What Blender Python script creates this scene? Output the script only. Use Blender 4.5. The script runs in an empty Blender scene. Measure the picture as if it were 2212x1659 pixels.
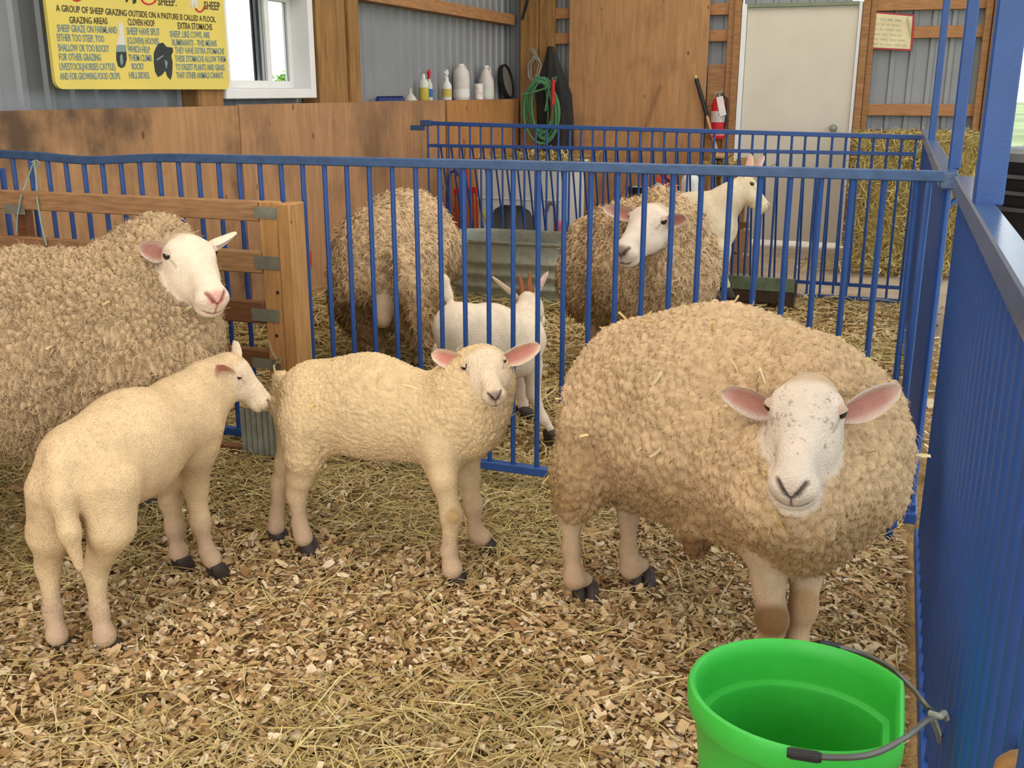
import bpy, bmesh, math, random
import numpy as np
from mathutils import Vector, Matrix, Quaternion

# ------------------------------------------------------------------ camera, light, exposure
scene = bpy.context.scene
COL = scene.collection
FPX, PITCH, YAW = 2204.0, math.radians(16.05), math.radians(20.32)
CAM = Vector((0.0, 0.0, 1.32))
CF = Vector((-math.sin(YAW) * math.cos(PITCH), math.cos(YAW) * math.cos(PITCH), -math.sin(PITCH)))
CR = Vector((math.cos(YAW), math.sin(YAW), 0.0))
CU = CR.cross(CF)
cam_data = bpy.data.cameras.new('camera')
cam_data.sensor_width = 36.0
cam_data.lens = FPX / 2212.0 * 36.0
cam_data.clip_start = 0.05
cam_data.clip_end = 500
cam = bpy.data.objects.new('camera', cam_data)
COL.objects.link(cam)
scene.cycles.max_bounces = 4
scene.cycles.diffuse_bounces = 2
scene.cycles.use_adaptive_sampling = True
scene.cycles.use_light_tree = False
scene.cycles.adaptive_threshold = 0.1
scene.cycles.glossy_bounces = 2
scene.cycles.caustics_reflective = False
scene.cycles.caustics_refractive = False
cam.location = CAM
cam.rotation_euler = Matrix((CR, CU, -CF)).transposed().to_euler()
scene.camera = cam

world = bpy.data.worlds.new('overcast_sky')
scene.world = world
world.use_nodes = True
wn = world.node_tree.nodes
wl = world.node_tree.links
bgn = wn['Background']
wtc = wn.new('ShaderNodeTexCoord')
wsep = wn.new('ShaderNodeSeparateXYZ')
wramp = wn.new('ShaderNodeValToRGB')
wl.new(wtc.outputs['Generated'], wsep.inputs[0])
wl.new(wsep.outputs['Z'], wramp.inputs[0])
wramp.color_ramp.elements[0].position = 0.0
wramp.color_ramp.elements[0].color = (0.95, 0.98, 1.0, 1)
wramp.color_ramp.elements[1].position = 0.8
wramp.color_ramp.elements[1].color = (0.80, 0.90, 1.0, 1)
wl.new(wramp.outputs[0], bgn.inputs[0])
SKY = 3.4
bgn.inputs[1].default_value = SKY

def area(name, loc, rot, sx, sy, power, col):
    l = bpy.data.lights.new(name, 'AREA')
    l.shape = 'RECTANGLE'
    l.size, l.size_y, l.energy, l.color = sx, sy, power, col
    o = bpy.data.objects.new(name, l)
    COL.objects.link(o)
    o.location = loc
    o.rotation_euler = rot
    return o
# added area lamps under the opaque roof, supplementing the sky from overhead
area('roof_skylight', (-1.2, 2.6, 3.14), (0, 0, 0), 2.8, 7.0, 175, (1.0, 0.95, 0.89))
area('roof_skylight', (-1.2, 7.9, 3.14), (0, 0, 0), 3.0, 2.4, 70, (1.0, 0.96, 0.9))
# added fill lamp across the open barn front behind the camera
area('barn_front_daylight', (-1.0, -2.9, 1.7), (math.radians(-90 + 180), 0, 0), 4.6, 2.6, 105, (1.0, 0.96, 0.91))

scene.view_settings.view_transform = 'Standard'
scene.view_settings.look = 'None'
scene.view_settings.exposure = -0.5
scene.view_settings.gamma = 1.0
scene.view_settings.use_curve_mapping = False

# ------------------------------------------------------------------ helpers
rng = np.random.default_rng(7)
random.seed(7)

def at(px, py, d):
    """world point seen at photo pixel (px, py) at camera depth d (metres)"""
    return CAM + d * (CF + CR * ((px - 1106) / FPX) - CU * ((py - 829.5) / FPX))

def on(px, py, ax, val):
    """world point seen at photo pixel on an axis plane of the barn"""
    dr = CF + CR * ((px - 1106) / FPX) - CU * ((py - 829.5) / FPX)
    i = 'xyz'.index(ax)
    return CAM + dr * ((val - CAM[i]) / dr[i])

def S(r, g, b):
    return tuple(((c / 255) / 12.92 if c / 255 <= 0.04045 else ((c / 255 + 0.055) / 1.055) ** 2.4) for c in (r, g, b))

def newmat(name):
    m = bpy.data.materials.new(name)
    m.use_nodes = True
    nt = m.node_tree
    return m, nt.nodes, nt.links, nt.nodes['Principled BSDF']

def mat(name, col, rough=0.6, metal=0.0, var=0.12, vscale=8.0, bump=0.0, bscale=60.0, stretch=(1, 1, 1), spec=0.4, attr=None, alpha=None):
    m, n, l, b = newmat(name)
    b.inputs['Roughness'].default_value = rough
    b.inputs['Metallic'].default_value = metal
    b.inputs['Specular IOR Level'].default_value = spec
    tc = n.new('ShaderNodeTexCoord')
    mp = n.new('ShaderNodeMapping')
    mp.inputs['Scale'].default_value = stretch
    l.new(tc.outputs['Object'], mp.inputs[0])
    nz = n.new('ShaderNodeTexNoise')
    nz.inputs['Scale'].default_value = vscale
    nz.inputs['Detail'].default_value = 2
    l.new(mp.outputs[0], nz.inputs['Vector'])
    mr = n.new('ShaderNodeMapRange')
    mr.inputs[1].default_value, mr.inputs[2].default_value = 0.25, 0.75
    mr.inputs[3].default_value, mr.inputs[4].default_value = 1 - var, 1 + var
    l.new(nz.outputs[0], mr.inputs[0])
    mx = n.new('ShaderNodeMix')
    mx.data_type = 'RGBA'
    mx.blend_type = 'MULTIPLY'
    mx.inputs[0].default_value = 1.0
    if attr:
        at_ = n.new('ShaderNodeAttribute')
        at_.attribute_name = attr
        l.new(at_.outputs['Color'], mx.inputs[6])
    else:
        mx.inputs[6].default_value = (*col, 1)
    l.new(mr.outputs[0], mx.inputs[7])
    l.new(mx.outputs[2], b.inputs['Base Color'])
    if bump:
        n2 = n.new('ShaderNodeTexNoise')
        n2.inputs['Scale'].default_value = bscale
        n2.inputs['Detail'].default_value = 1
        l.new(mp.outputs[0], n2.inputs['Vector'])
        bp = n.new('ShaderNodeBump')
        bp.inputs['Strength'].default_value = bump
        bp.inputs['Distance'].default_value = 0.01
        l.new(n2.outputs[0], bp.inputs['Height'])
        l.new(bp.outputs[0], b.inputs['Normal'])
    if alpha is not None:
        b.inputs['Alpha'].default_value = alpha
    return m

LOC = {}
def origin_of(o):
    return LOC.get(o.name, Vector((0, 0, 0)))

def tag(o, label=None, cat=None, group=None, kind=None):
    if label: o['label'] = label
    if cat: o['category'] = cat
    if group: o['group'] = group
    if kind: o['kind'] = kind
    return o

def link(name, data, parent=None, loc=None):
    """object at world position loc, child of parent (roots are never rotated)"""
    o = bpy.data.objects.new(name, data)
    COL.objects.link(o)
    w = Vector(loc) if loc is not None else (origin_of(parent) if parent else Vector((0, 0, 0)))
    if parent:
        o.parent = parent
        o.location = w - origin_of(parent)
    else:
        o.location = w
    LOC[o.name] = w
    return o

def empty(name, loc, label=None, cat=None, group=None, kind=None):
    o = link(name, None, None, loc)
    o.empty_display_size = 0.1
    return tag(o, label, cat, group, kind)

class MB:
    def __init__(s):
        s.v, s.f, s.m = [], [], []
        s.cur = 0
    def add(s, vs, fs):
        b = len(s.v)
        s.v += [tuple(v) for v in vs]
        s.f += [tuple(b + i for i in f) for f in fs]
        s.m += [s.cur] * len(fs)
        return s
    def box(s, c, size, rot=None, taper=1.0):
        hx, hy, hz = size[0] / 2, size[1] / 2, size[2] / 2
        vs = []
        for z in (-1, 1):
            k = taper if z > 0 else 1.0
            for (x, y) in ((-1, -1), (1, -1), (1, 1), (-1, 1)):
                vs.append(Vector((x * hx * k, y * hy * k, z * hz)))
        if rot is not None:
            vs = [rot @ v for v in vs]
        c = Vector(c)
        return s.add([v + c for v in vs], [(3, 2, 1, 0), (4, 5, 6, 7), (0, 1, 5, 4), (1, 2, 6, 5), (2, 3, 7, 6), (3, 0, 4, 7)])
    def bbox(s, a, b):
        return s.box([(a[i] + b[i]) / 2 for i in range(3)], [abs(b[i] - a[i]) for i in range(3)])
    def bar(s, a, b, w, h, up=(0, 0, 1)):
        a, b = Vector(a), Vector(b)
        d = (b - a)
        L = d.length
        d = d.normalized()
        u = Vector(up)
        if abs(u.dot(d)) > 0.98: u = Vector((0, 1, 0))
        sx = d.cross(u).normalized()
        uu = sx.cross(d)
        return s.box((a + b) / 2, (w, L, h), Matrix((sx, d, uu)).transposed())
    def tube(s, pts, r, n=8, cap=True, closed=False):
        pts = [Vector(p) for p in pts]
        rs = r if isinstance(r, (list, tuple)) else [r] * len(pts)
        m = len(pts)
        vs, fs = [], []
        up = None
        for i, p in enumerate(pts):
            if closed: t = pts[(i + 1) % m] - pts[i - 1]
            else: t = pts[min(i + 1, m - 1)] - pts[max(i - 1, 0)]
            t = t.normalized()
            if up is None:
                up = Vector((0, 0, 1)) if abs(t.z) < 0.9 else Vector((1, 0, 0))
            x = t.cross(up).normalized()
            up = x.cross(t).normalized()
            for k in range(n):
                a = 2 * math.pi * k / n
                vs.append(p + (x * math.cos(a) + up * math.sin(a)) * rs[i])
        for i in range(m if closed else m - 1):
            j = (i + 1) % m
            for k in range(n):
                k2 = (k + 1) % n
                fs.append((i * n + k, i * n + k2, j * n + k2, j * n + k))
        if cap and not closed:
            fs.append(tuple(range(n - 1, -1, -1)))
            fs.append(tuple(range((m - 1) * n, m * n)))
        return s.add(vs, fs)
    def lathe(s, prof, c, n=24, rot=None, sx=1.0, sy=1.0):
        """prof: list of (radius, z)"""
        c = Vector(c)
        vs, fs = [], []
        for (r, z) in prof:
            for k in range(n):
                a = 2 * math.pi * k / n
                v = Vector((r * math.cos(a) * sx, r * math.sin(a) * sy, z))
                if rot is not None: v = rot @ v
                vs.append(v + c)
        m = len(prof)
        for i in range(m - 1):
            for k in range(n):
                k2 = (k + 1) % n
                fs.append((i * n + k, i * n + k2, (i + 1) * n + k2, (i + 1) * n + k))
        if prof[0][0] > 1e-5: fs.append(tuple(range(n - 1, -1, -1)))
        if prof[-1][0] > 1e-5: fs.append(tuple(range((m - 1) * n, m * n)))
        return s.add(vs, fs)
    def prism(s, poly, ax, a, b):
        """poly in the two other axes (cyclic order x,y,z without ax) extruded from a to b along ax"""
        n = len(poly)
        i = 'xyz'.index(ax)
        oth = [k for k in range(3) if k != i]
        vs = []
        for w in (a, b):
            for p in poly:
                v = [0, 0, 0]
                v[i] = w
                v[oth[0]], v[oth[1]] = p
                vs.append(v)
        fs = [tuple(range(n - 1, -1, -1)), tuple(range(n, 2 * n))]
        for k in range(n):
            k2 = (k + 1) % n
            fs.append((k, k2, n + k2, n + k))
        return s.add(vs, fs)
    def mesh(s, name, mats, org=(0, 0, 0), smooth=False, bevel=0.0):
        org = Vector(org)
        me = bpy.data.meshes.new(name)
        me.from_pydata([Vector(v) - org for v in s.v], [], s.f)
        mats = mats if isinstance(mats, (list, tuple)) else [mats]
        for m_ in mats: me.materials.append(m_)
        if len(mats) > 1: me.polygons.foreach_set('material_index', s.m)
        bm = bmesh.new()
        bm.from_mesh(me)
        bmesh.ops.recalc_face_normals(bm, faces=bm.faces)
        if bevel > 0:
            es = [e for e in bm.edges if len(e.link_faces) == 2 and e.calc_face_angle() > 0.6]
            bmesh.ops.bevel(bm, geom=es, offset=bevel, segments=1, affect='EDGES', clamp_overlap=True)
        bm.to_mesh(me)
        bm.free()
        if smooth:
            for p in me.polygons: p.use_smooth = True
            try: me.set_sharp_from_angle(angle=math.radians(45))
            except Exception: pass
        return me
    def build(s, name, mats, parent=None, smooth=False, loc=None, bevel=0.0):
        if loc is None:
            if parent: loc = origin_of(parent)
            else:
                arr = np.array([tuple(v) for v in s.v])
                loc = Vector(((arr[:, 0].min() + arr[:, 0].max()) / 2, (arr[:, 1].min() + arr[:, 1].max()) / 2, arr[:, 2].min()))
        return link(name, s.mesh(name, mats, loc, smooth, bevel), parent, loc)

def text_mesh(name, body, m, parent, p0, p1, height, normal, org_parent=True, bold=0.0):
    """flat lettering from baseline start p0 to baseline end p1, cap height in metres"""
    cu = bpy.data.curves.new(name, 'FONT')
    cu.body = body
    cu.size = 1.0
    cu.resolution_u = 2
    cu.offset = bold
    tmp = bpy.data.objects.new('tmp_text', cu)
    COL.objects.link(tmp)
    dg = bpy.context.evaluated_depsgraph_get()
    me = bpy.data.meshes.new_from_object(tmp.evaluated_get(dg))
    bpy.data.objects.remove(tmp)
    bpy.data.curves.remove(cu)
    n = len(me.vertices)
    co = np.zeros(n * 3)
    me.vertices.foreach_get('co', co)
    co = co.reshape(-1, 3)
    x0, x1 = co[:, 0].min(), co[:, 0].max()
    p0, p1 = Vector(p0), Vector(p1)
    dx = (p1 - p0)
    L = dx.length
    dx = dx.normalized()
    nn = Vector(normal).normalized()
    up = nn.cross(dx).normalized()
    w = np.array(p0)[None] + ((co[:, :1] - x0) / (x1 - x0) * L) * np.array(dx)[None] + (co[:, 1:2] / 0.70 * height) * np.array(up)[None]
    w -= np.array(origin_of(parent))[None]
    me.vertices.foreach_set('co', w.astype(np.float32).ravel())
    me.materials.clear()
    me.materials.append(m)
    me.update()
    me.name = name
    return link(name, me, parent)
# ------------------------------------------------------------------ materials
M = {}
M['blue'] = mat('blue_enamel', S(36, 76, 142), 0.42, 0.0, 0.10, 14, 0.05, 120, spec=0.5)
M['blue_worn'] = mat('blue_enamel_worn', S(60, 88, 128), 0.5, 0.1, 0.22, 26, 0.05, 120, spec=0.5)
M['blue_gloss'] = mat('blue_enamel_glossy', S(60, 86, 126), 0.24, 0.0, 0.12, 26, 0.03, 120, spec=0.9)
M['steel'] = mat('wall_steel', S(146, 148, 152), 0.55, 0.15, 0.08, 3, 0.0, spec=0.5)
M['galv'] = mat('galvanised_steel', S(150, 152, 138), 0.45, 0.55, 0.18, 30, 0.05, 60)
M['white_metal'] = mat('painted_door', S(214, 205, 188), 0.55, 0.0, 0.05, 3, 0.02, 20)
M['vinyl'] = mat('white_vinyl', S(235, 233, 232), 0.4, 0.0, 0.03, 4)
M['concrete'] = mat('concrete', S(170, 148, 122), 0.85, 0.0, 0.18, 5, 0.15, 40)
M['wood'] = mat('rough_lumber', S(158, 114, 74), 0.75, 0.0, 0.28, 9, 0.12, 60, (1, 1, 8))
M['wood_y'] = mat('rough_lumber_along_y', S(170, 122, 80), 0.75, 0.0, 0.25, 9, 0.12, 60, (8, 1, 8))
M['wood_x'] = mat('rough_lumber_along_x', S(172, 122, 80), 0.75, 0.0, 0.25, 9, 0.12, 60, (1, 8, 8))
M['post'] = mat('treated_post', S(150, 110, 62), 0.75, 0.0, 0.34, 6, 0.15, 40, (6, 6, 0.7))
M['crate'] = mat('weathered_board', S(168, 126, 86), 0.78, 0.0, 0.28, 12, 0.12, 60, (1, 8, 8))
M['crate_dark'] = mat('dark_weathered_board', S(120, 78, 48), 0.78, 0.0, 0.28, 12, 0.12, 60, (1, 8, 8))
M['crate_v'] = mat('weathered_upright', S(186, 138, 84), 0.78, 0.0, 0.25, 8, 0.12, 60, (8, 8, 0.8))
M['black'] = mat('black_plastic', S(34, 34, 34), 0.5, 0.0, 0.1)
M['white_plastic'] = mat('white_plastic', S(226, 224, 218), 0.45, 0.0, 0.04)
M['red'] = mat('red_paint', S(196, 32, 40), 0.42, 0.0, 0.06)
M['dirt'] = mat('bedding_dirt', S(160, 126, 80), 0.95, 0.0, 0.35, 14, 0.6, 80, spec=0.1)
M['gap'] = mat('dark_rubber', S(40, 32, 26), 0.8)

def plywood(name, base, stain, stain_amt, seed, sscale=2.2, lo=0.51, hi=0.66):
    m, n, l, b = newmat(name)
    b.inputs['Roughness'].default_value = 0.68
    b.inputs['Specular IOR Level'].default_value = 0.3
    tc = n.new('ShaderNodeTexCoord')
    mp = n.new('ShaderNodeMapping')
    mp.inputs['Location'].default_value = (seed, seed * 2.1, seed * 0.7)
    l.new(tc.outputs['Object'], mp.inputs[0])
    g = n.new('ShaderNodeMapping')
    g.inputs['Scale'].default_value = (9, 9, 0.9)
    l.new(mp.outputs[0], g.inputs[0])
    gn = n.new('ShaderNodeTexNoise')
    gn.inputs['Scale'].default_value = 3.5
    gn.inputs['Detail'].default_value = 6
    gn.inputs['Distortion'].default_value = 0.6
    l.new(g.outputs[0], gn.inputs['Vector'])
    r1 = n.new('ShaderNodeValToRGB')
    r1.color_ramp.elements[0].position = 0.3
    r1.color_ramp.elements[0].color = (*[c * 0.80 for c in base], 1)
    r1.color_ramp.elements[1].position = 0.72
    r1.color_ramp.elements[1].color = (*[min(1, c * 1.14) for c in base], 1)
    l.new(gn.outputs[0], r1.inputs[0])
    sn = n.new('ShaderNodeTexNoise')
    sn.inputs['Scale'].default_value = sscale
    sn.inputs['Detail'].default_value = 7
    sn.inputs['Roughness'].default_value = 0.62
    l.new(mp.outputs[0], sn.inputs['Vector'])
    sr = n.new('ShaderNodeMapRange')
    sr.inputs[1].default_value, sr.inputs[2].default_value = lo, hi
    sr.inputs[3].default_value, sr.inputs[4].default_value = 0, stain_amt
    l.new(sn.outputs[0], sr.inputs[0])
    mx = n.new('ShaderNodeMix')
    mx.data_type = 'RGBA'
    l.new(sr.outputs[0], mx.inputs[0])
    l.new(r1.outputs[0], mx.inputs[6])
    mx.inputs[7].default_value = (*stain, 1)
    vo = n.new('ShaderNodeTexVoronoi')
    vo.inputs['Scale'].default_value = 4.6
    km = n.new('ShaderNodeMapping')
    km.inputs['Scale'].default_value = (1.5, 1.5, 0.8)
    l.new(mp.outputs[0], km.inputs[0])
    l.new(km.outputs[0], vo.inputs['Vector'])
    kr = n.new('ShaderNodeMapRange')
    kr.inputs[1].default_value, kr.inputs[2].default_value = 0.05, 0.10
    kr.inputs[3].default_value, kr.inputs[4].default_value = 0.75, 0.0
    l.new(vo.outputs['Distance'], kr.inputs[0])
    mx2 = n.new('ShaderNodeMix')
    mx2.data_type = 'RGBA'
    l.new(kr.outputs[0], mx2.inputs[0])
    l.new(mx.outputs[2], mx2.inputs[6])
    mx2.inputs[7].default_value = (*S(84, 48, 26), 1)
    l.new(mx2.outputs[2], b.inputs['Base Color'])
    bp = n.new('ShaderNodeBump')
    bp.inputs['Strength'].default_value = 0.15
    bp.inputs['Distance'].default_value = 0.004
    l.new(gn.outputs[0], bp.inputs['Height'])
    l.new(bp.outputs[0], b.inputs['Normal'])
    return m
PLY = S(190, 132, 82)
M['ply_a'] = plywood('plywood_stained', S(178, 134, 92), S(78, 60, 46), 0.9, 3.3, 1.5, 0.45, 0.62)
M['ply_b'] = plywood('plywood_plain', S(180, 134, 94), S(112, 86, 64), 0.7, 9.1, 1.4, 0.49, 0.66)
M['ply_c'] = plywood('plywood_orange', S(184, 130, 78), S(120, 80, 46), 0.3, 5.7, 2.0)
M['ply_d'] = plywood('plywood_back', S(182, 136, 92), S(120, 80, 54), 0.5, 12.4, 1.6)

XL, YB = -3.42, 9.45     # plywood face of the left wall, inner face of the back wall
H = 3.2

# ------------------------------------------------------------------ floor and outdoors
b = MB()
b.bbox((-3.9, -4.0, -0.2), (1.6, 10.0, -0.03))
o = b.build('floor', M['concrete'])
tag(o, 'worn concrete barn floor under the bedding', 'floor', kind='structure')
b = MB()
b.bbox((-60, -60, -0.4), (120, 160, -0.21))
o = b.build('ground_outside', mat('pale_gravel_and_grass', S(150, 160, 110), 0.95, 0, 0.5, 0.15, 0.2, 3))
tag(o, 'pale grassy ground outside the barn', 'ground', kind='structure')

# ------------------------------------------------------------------ ribbed steel
def ribbed(axis, p0, p1, z0, z1, fixed, sgn, period, dep):
    """trapezoid-ribbed sheet standing along axis ('x' or 'y'); ribs stick out towards sgn"""
    pts = []
    u = p0
    while u < p1 - 1e-6:
        for (du, h) in ((0.0, 0), (period * 0.62, 0), (period * 0.70, dep), (period * 0.92, dep), (period * 1.0, 0)):
            if u + du <= p1: pts.append((u + du, h))
        u += period
    bb = MB()
    vs, fs = [], []
    for z in (z0, z1):
        for (uu, h) in pts:
            vs.append((uu, fixed + sgn * h, z) if axis == 'x' else (fixed + sgn * h, uu, z))
    k = len(pts)
    for i in range(k - 1): fs.append((i, i + 1, k + i + 1, k + i))
    return bb.add(vs, fs)

# left wall ---------------------------------------------------------
wl_root = empty('wall_left', (-3.6, 3.0, 0), 'long left barn wall of ribbed steel over plywood', 'wall', kind='structure')
XS = -3.58
wy0, wy1, wz0, wz1 = 4.845, 5.785, 1.275, 1.93
for (a0, a1, c0, c1) in ((-4.0, wy0, 0.0, H), (wy0, wy1, 0.0, wz0), (wy0, wy1, wz1, H), (wy1, 9.6, 0.0, H)):
    ribbed('y', a0, a1, c0, c1, XS, 1, 0.152, 0.018).build('steel_sheet', M['steel'], wl_root)
for z in (1.905, 2.55, 3.1):
    MB().bbox((XS + 0.005, wy1, z - 0.0), (XL - 0.045, 9.45, z + 0.09)).build('girt', M['wood_y'], wl_root)
for z in (2.02, 2.6, 3.1):
    MB().bbox((XS + 0.005, -4, z), (XL - 0.045, wy1, z + 0.09)).build('girt', M['wood_y'], wl_root)
for (y0, y1, dx) in ((5.83, 6.05, -0.022), (6.06, 6.22, -0.04), (6.235, 6.375, -0.022)):
    MB().bbox((XS + 0.005, y0, 0.0), (XL + 0.0 + dx, y1, H)).build('post', M['post'], wl_root, bevel=0.006)
MB().bbox((XS + 0.005, 4.62, 0.0), (XL - 0.03, 4.83, H)).build('post', M['post'], wl_root, bevel=0.006)
MB().bbox((XS + 0.005, 1.2, 0.0), (XL - 0.03, 1.4, H)).build('post', M['post'], wl_root, bevel=0.006)
# plywood kick boards; the top edge carries a ledge
for (y0, y1, zt, mm, x) in ((-4.0, 2.3, 1.235, 'ply_b', 0.0), (2.304, 4.912, 1.24, 'ply_a', 0.0), (4.918, 7.70, 1.245, 'ply_b', 0.002), (7.745, 9.42, 1.243, 'ply_c', 0.0)):
    MB().bbox((XL - 0.02, y0, -0.02), (XL + x, y1, zt)).build('plywood_sheet', M[mm], wl_root, bevel=0.002)
MB().bbox((XL - 0.03, 7.70, 0), (XL - 0.02, 7.745, 1.24)).build('dark_joint', M['gap'], wl_root)
MB().bbox((XS + 0.02, wy1 + 0.05, 1.205), (XL - 0.021, 9.42, 1.235)).build('ledge', M['wood_y'], wl_root)

# window ------------------------------------------------------------
win = empty('window_1', (XS, (wy0 + wy1) / 2, wz0), 'white vinyl sliding window above the plywood', 'window', kind='structure')
X1 = XL - 0.02
def frame_rect(y0, y1, z0, z1, w, x0, x1, name, parent, m):
    bb = MB()
    bb.bbox((x0, y0, z0), (x1, y0 + w, z1)).bbox((x0, y1 - w, z0), (x1, y1, z1))
    bb.bbox((x0, y0 + w, z0), (x1, y1 - w, z0 + w)).bbox((x0, y0 + w, z1 - w), (x1, y1 - w, z1))
    return bb.build(name, m, parent, bevel=0.004)
frame_rect(wy0, wy1, wz0, wz1, 0.055, XS - 0.04, X1, 'window_frame', win, M['vinyl'])
s1 = frame_rect(wy0 + 0.10, wy0 + 0.56, wz0 + 0.055, wz1 - 0.055, 0.045, XS + 0.03, XS + 0.075, 'sash', win, M['vinyl'])
s2 = frame_rect(wy0 + 0.50, wy1 - 0.055, wz0 + 0.055, wz1 - 0.055, 0.045, XS - 0.02, XS + 0.02, 'sash', win, M['vinyl'])
MB().bbox((XS + 0.0, wy0 + 0.055, wz0 + 0.055), (XS + 0.06, wy0 + 0.10, wz1 - 0.055)).build('jamb', M['vinyl'], win)
MB().bbox((XS + 0.0, wy0 + 0.48, wz0 + 0.1), (XS + 0.01, wy0 + 0.495, wz1 - 0.1)).build('weather_seal', M['black'], win)
gm, gn_, gl_, gb_ = newmat('window_glass')
gb_.inputs['Base Color'].default_value = (1, 1, 1, 1)
gb_.inputs['Roughness'].default_value = 0.02
gb_.inputs['Transmission Weight'].default_value = 1.0
gb_.inputs['IOR'].default_value = 1.01
M['glass'] = gm
MB().bbox((XS + 0.05, wy0 + 0.14, wz0 + 0.1), (XS + 0.054, wy0 + 0.52, wz1 - 0.1)).build('pane', M['glass'], s1, loc=origin_of(win))
MB().bbox((XS - 0.002, wy0 + 0.54, wz0 + 0.1), (XS + 0.002, wy1 - 0.1, wz1 - 0.1)).build('pane', M['glass'], s2, loc=origin_of(win))

# back wall ---------------------------------------------------------
wb = empty('wall_back', (-1.5, YB + 0.1, 0), 'back barn wall of ribbed steel on wooden girts', 'wall', kind='structure')
DX0, DX1, DZ = -1.385, -0.395, 2.035
YS = YB + 0.12
for (a0, a1, c0, c1) in ((-3.6, DX0, 0, H), (DX0, DX1, DZ, H), (DX1, 0.66, 0, H)):
    ribbed('x', a0, a1, c0, c1, YS, -1, 0.15, 0.018).build('steel_sheet', M['steel'], wb)
for z in (0.55, 1.115, 1.735, 1.955, 2.5, 3.0):
    for (a0, a1) in ((-3.1, DX0 - 0.05), (DX1 + 0.09, 0.62)):
        if z == 0.55 and a0 < -1.2: continue
        if z == 1.115 and a0 < -1.2: continue
        MB().bbox((a0, YB + 0.045, z), (a1, YS - 0.02, z + 0.095)).build('girt', M['wood_x'], wb, bevel=0.003)
# corner and door studs
for (x0, x1, yy, mm) in ((-3.40, -3.23, YB - 0.05, 'post'), (-3.225, -3.085, YB - 0.02, 'post'), (-1.50, -1.43, YB + 0.01, 'wood'), (0.545, 0.60, YB - 0.0, 'wood'), (0.605, 0.655, YB - 0.03, 'post')):
    MB().bbox((x0, yy, 0), (x1, YS - 0.02, H)).build('stud', M[mm], wb, bevel=0.004)
MB().bbox((-2.935, YB - 0.012, 0.0), (-1.66, YB + 0.005, 2.45)).build('plywood_sheet', M['ply_d'], wb, bevel=0.002)
MB().bbox((-1.655, YB + 0.03, 0.0), (-1.505, YB + 0.044, 1.54)).build('plank', M['wood'], wb)
# diagonal brace in the corner
MB().bar(on(1148, -30, 'y', YB - 0.06), on(1128, 42, 'y', YB - 0.06), 0.02, 0.02).build('brace', M['black'], wb)

door = empty('door_1', (-0.89, YB + 0.02, 0), 'plain cream steel walk door in the back wall', 'door', kind='structure')
dpanel = MB().bbox((DX0 + 0.045, YB + 0.03, 0.02), (DX1 - 0.03, YB + 0.075, DZ - 0.035)).build('door_panel', M['white_metal'], door, bevel=0.003)
MB().bbox((DX0, YB - 0.0, 0), (DX0 + 0.042, YB + 0.1, DZ)).build('door_jamb', M['vinyl'], door, bevel=0.003)
MB().bbox((DX1 - 0.028, YB - 0.0, 0), (DX1, YB + 0.1, DZ)).build('door_jamb', M['vinyl'], door, bevel=0.003)
MB().bbox((DX0 + 0.042, YB + 0.0, DZ - 0.03), (DX1 - 0.028, YB + 0.1, DZ)).build('door_header', mat('green_grey_metal', S(128, 134, 112), 0.5), door)
MB().bbox((DX0 - 0.062, YB - 0.01, 0), (DX0 - 0.004, YB + 0.09, H)).build('door_stud', M['wood'], door, bevel=0.003)
MB().bbox((DX1 + 0.004, YB - 0.02, 0), (DX1 + 0.062, YB + 0.09, H)).build('door_stud', M['wood'], door, bevel=0.003)
MB().bbox((DX1 + 0.064, YB + 0.02, 0), (DX1 + 0.11, YB + 0.09, H)).build('door_stud', M['wood'], door, bevel=0.003)
hp = on(1800, 276, 'y', YB)
k = MB()
k.lathe([(0.03, 0), (0.03, 0.012), (0.012, 0.016), (0.012, 0.05), (0.028, 0.055), (0.03, 0.075), (0.02, 0.09), (0.0, 0.092)], (hp.x, YB + 0.03, hp.z), 16, Matrix.Rotation(math.radians(90), 3, 'X'))
k.build('door_knob', M['galv'], dpanel, smooth=True)

# ceiling ------------------------------------------------------------
cl = empty('ceiling', (-1, 3, H), 'sheet steel barn roof on wooden purlins', 'ceiling', kind='structure')
MB().bbox((-3.7, -4.0, H), (1.75, 9.7, H + 0.03)).build('roof_sheet', mat('roof_liner', S(205, 196, 180), 0.7), cl)
for yy in (-2.5, 0.0, 2.5, 5.0, 7.5):
    MB().bbox((-3.6, yy - 0.03, H - 0.16), (1.7, yy + 0.03, H - 0.002)).build('purlin', M['wood_x'], cl)
# ------------------------------------------------------------------ blue pen panels
def bar_mesh(name, r, z0, z1, m, n=8):
    return MB().tube([(0, 0, z0), (0, 0, z1)], r, n).mesh(name, m, smooth=True)

YA = 3.09
ga = empty('pen_gate', (-1.5, YA, 0), 'blue tube pen gate with a bent top rail behind the lambs', 'gate', 'blue pen panels')
def bent(x):
    return -0.016 * math.exp(-((x + 2.83) / 0.22) ** 2) - 0.004 * max(0, -(x + 1.2))
xs = np.linspace(-3.25, 0.125, 60)
b = MB()
vs, fs = [], []
for x in xs:
    z = 1.093 + bent(x)
    for (dy, dz) in ((-0.015, -0.015), (0.015, -0.015), (0.015, 0.015), (-0.015, 0.015)):
        vs.append((x, YA + dy, z + dz))
for i in range(len(xs) - 1):
    for k in range(4):
        k2 = (k + 1) % 4
        fs.append((i * 4 + k, i * 4 + k2, (i + 1) * 4 + k2, (i + 1) * 4 + k))
fs += [(0, 1, 2, 3), tuple((len(xs) - 1) * 4 + k for k in (3, 2, 1, 0))]
b.add(vs, fs)
b.build('top_rail', M['blue_worn'], ga, bevel=0.003)
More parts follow.
